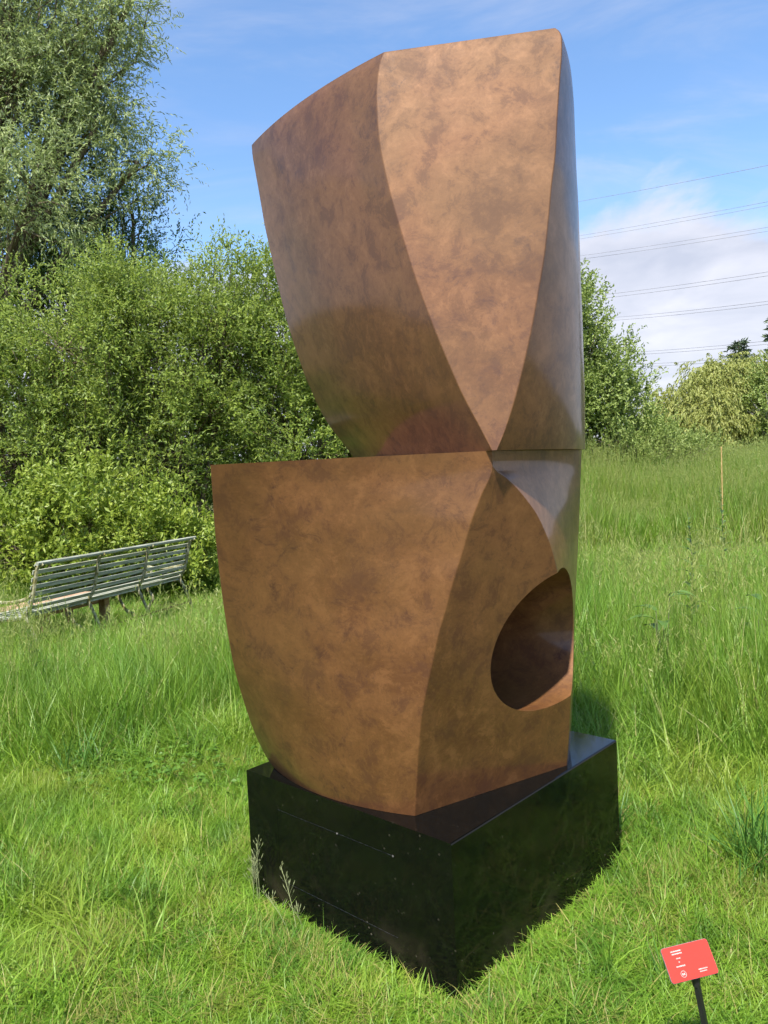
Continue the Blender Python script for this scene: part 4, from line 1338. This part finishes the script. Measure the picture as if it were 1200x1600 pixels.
def dock(seed, n, length, h):
    def go(root):
        rng = np.random.default_rng(seed)
        for i in range(n):
            az = i * 6.283 / n + rng.normal() * 0.4; L = length * (0.7 + 0.5 * rng.random())
            p = Vector((math.cos(az) * 0.05, math.sin(az) * 0.05, h * (0.6 + 0.5 * rng.random())))
            st = MB(); st.tube([(0, 0, -0.02), p * 0.5, p], [0.004, 0.0035, 0.003], 5); st.build('stalk', M['weedstem'], root, smooth=True)
            mb = MB(); blade_leaf(mb, p, (math.cos(az), math.sin(az), 0.45), L, L * 0.36, 0.45, 8)
            attr_build(mb, 'leaf', M['weed'], root, rng)
    return go


def small_plants():
    loose_plant('seeding_grass', 'tall pale seeding stalks against the left corner of the plinth', 'grass stalk', (-0.555, 2.845),
                lambda r: seed_stems(r, 3, (0.27, 0.22, 0.20, 0.17, 0.15), 0.10), 'seeding stalks by the plinth')
    loose_plant('seeding_grass', 'crossed pale seeding stalks before the left face of the plinth', 'grass stalk', (-0.345, 2.625),
                lambda r: seed_stems(r, 8, (0.22, 0.19, 0.12), 0.45), 'seeding stalks by the plinth')
    loose_plant('grass_tussock', 'big dark green arching tussock at the right edge', 'grass tuft', (1.36, 2.90), tuft_builder(5, 150, 0.09, 0.22, 0.50, 0.0075, 0.75, 1.0))
    loose_plant('grass_tussock', 'small upright tuft right behind the red label plate', 'grass tuft', (0.80, 2.28), tuft_builder(6, 26, 0.03, 0.12, 0.24, 0.006, 0.45, 0.5))
    loose_plant('grass_tussock', 'dark tuft growing at the right rear corner of the plinth', 'grass tuft', (0.93, 3.30), tuft_builder(7, 70, 0.07, 0.12, 0.30, 0.006, 0.7, 0.8))
    loose_plant('grass_tussock', 'dark blue-green tuft left of the plinth at the edge of the long grass', 'grass tuft', (-1.75, 4.25), tuft_builder(9, 90, 0.12, 0.15, 0.42, 0.007, 0.6, 0.8))
    loose_plant('tall_weed', 'tall dark weed with toothed leaves standing in the right meadow', 'weed', (2.36, 6.0), tall_weed(4, 1.24, 30))
    loose_plant('tall_weed', 'shorter dark weed leaning in the right meadow below the cane', 'weed', (4.05, 9.3), tall_weed(14, 1.30, 26))
    loose_plant('tall_weed', 'dark leafy weed in the long grass before the left end of the bench', 'weed', (-2.75, 5.75), tall_weed(24, 0.62, 22))
    loose_plant('dock_plant', 'broad dark dock leaves above the grass right of the blocks', 'weed', (1.80, 5.05), dock(2, 6, 0.20, 0.72))
    loose_plant('dock_plant', 'broad pale dock leaves at the far right of the meadow', 'weed', (2.62, 5.35), dock(12, 6, 0.24, 0.66))
    # clover mat in the mown grass
    rng = np.random.default_rng(44)
    n = 210
    x = -1.38 + rng.normal(size=n) * 0.26; y = 4.20 + rng.normal(size=n) * 0.17
    z = ground_z(x, y) + 0.03 + 0.06 * rng.random(n)
    P, D = [], []
    for i in range(n):
        a0 = rng.random() * 6.283
        for k in range(3):
            a = a0 + k * 2.094
            P.append((x[i], y[i], z[i])); D.append((math.cos(a), math.sin(a), 0.15))
    P, D = np.array(P), np.array(D)
    U = unit(np.array([0, 0, 1.0]) + rng.normal(size=P.shape) * 0.3)
    me = leaves_mesh('clover', P, D, U, np.full(len(P), 0.030) * (0.7 + 0.6 * rng.random(len(P))), np.full(len(P), 0.026), rng.random(len(P)), M['clover'])
    o = link(bpy.data.objects.new('clover', me)); tag(o, 'patch of dark green clover in the grass left of the plinth', 'clover', kind='stuff')


small_plants()
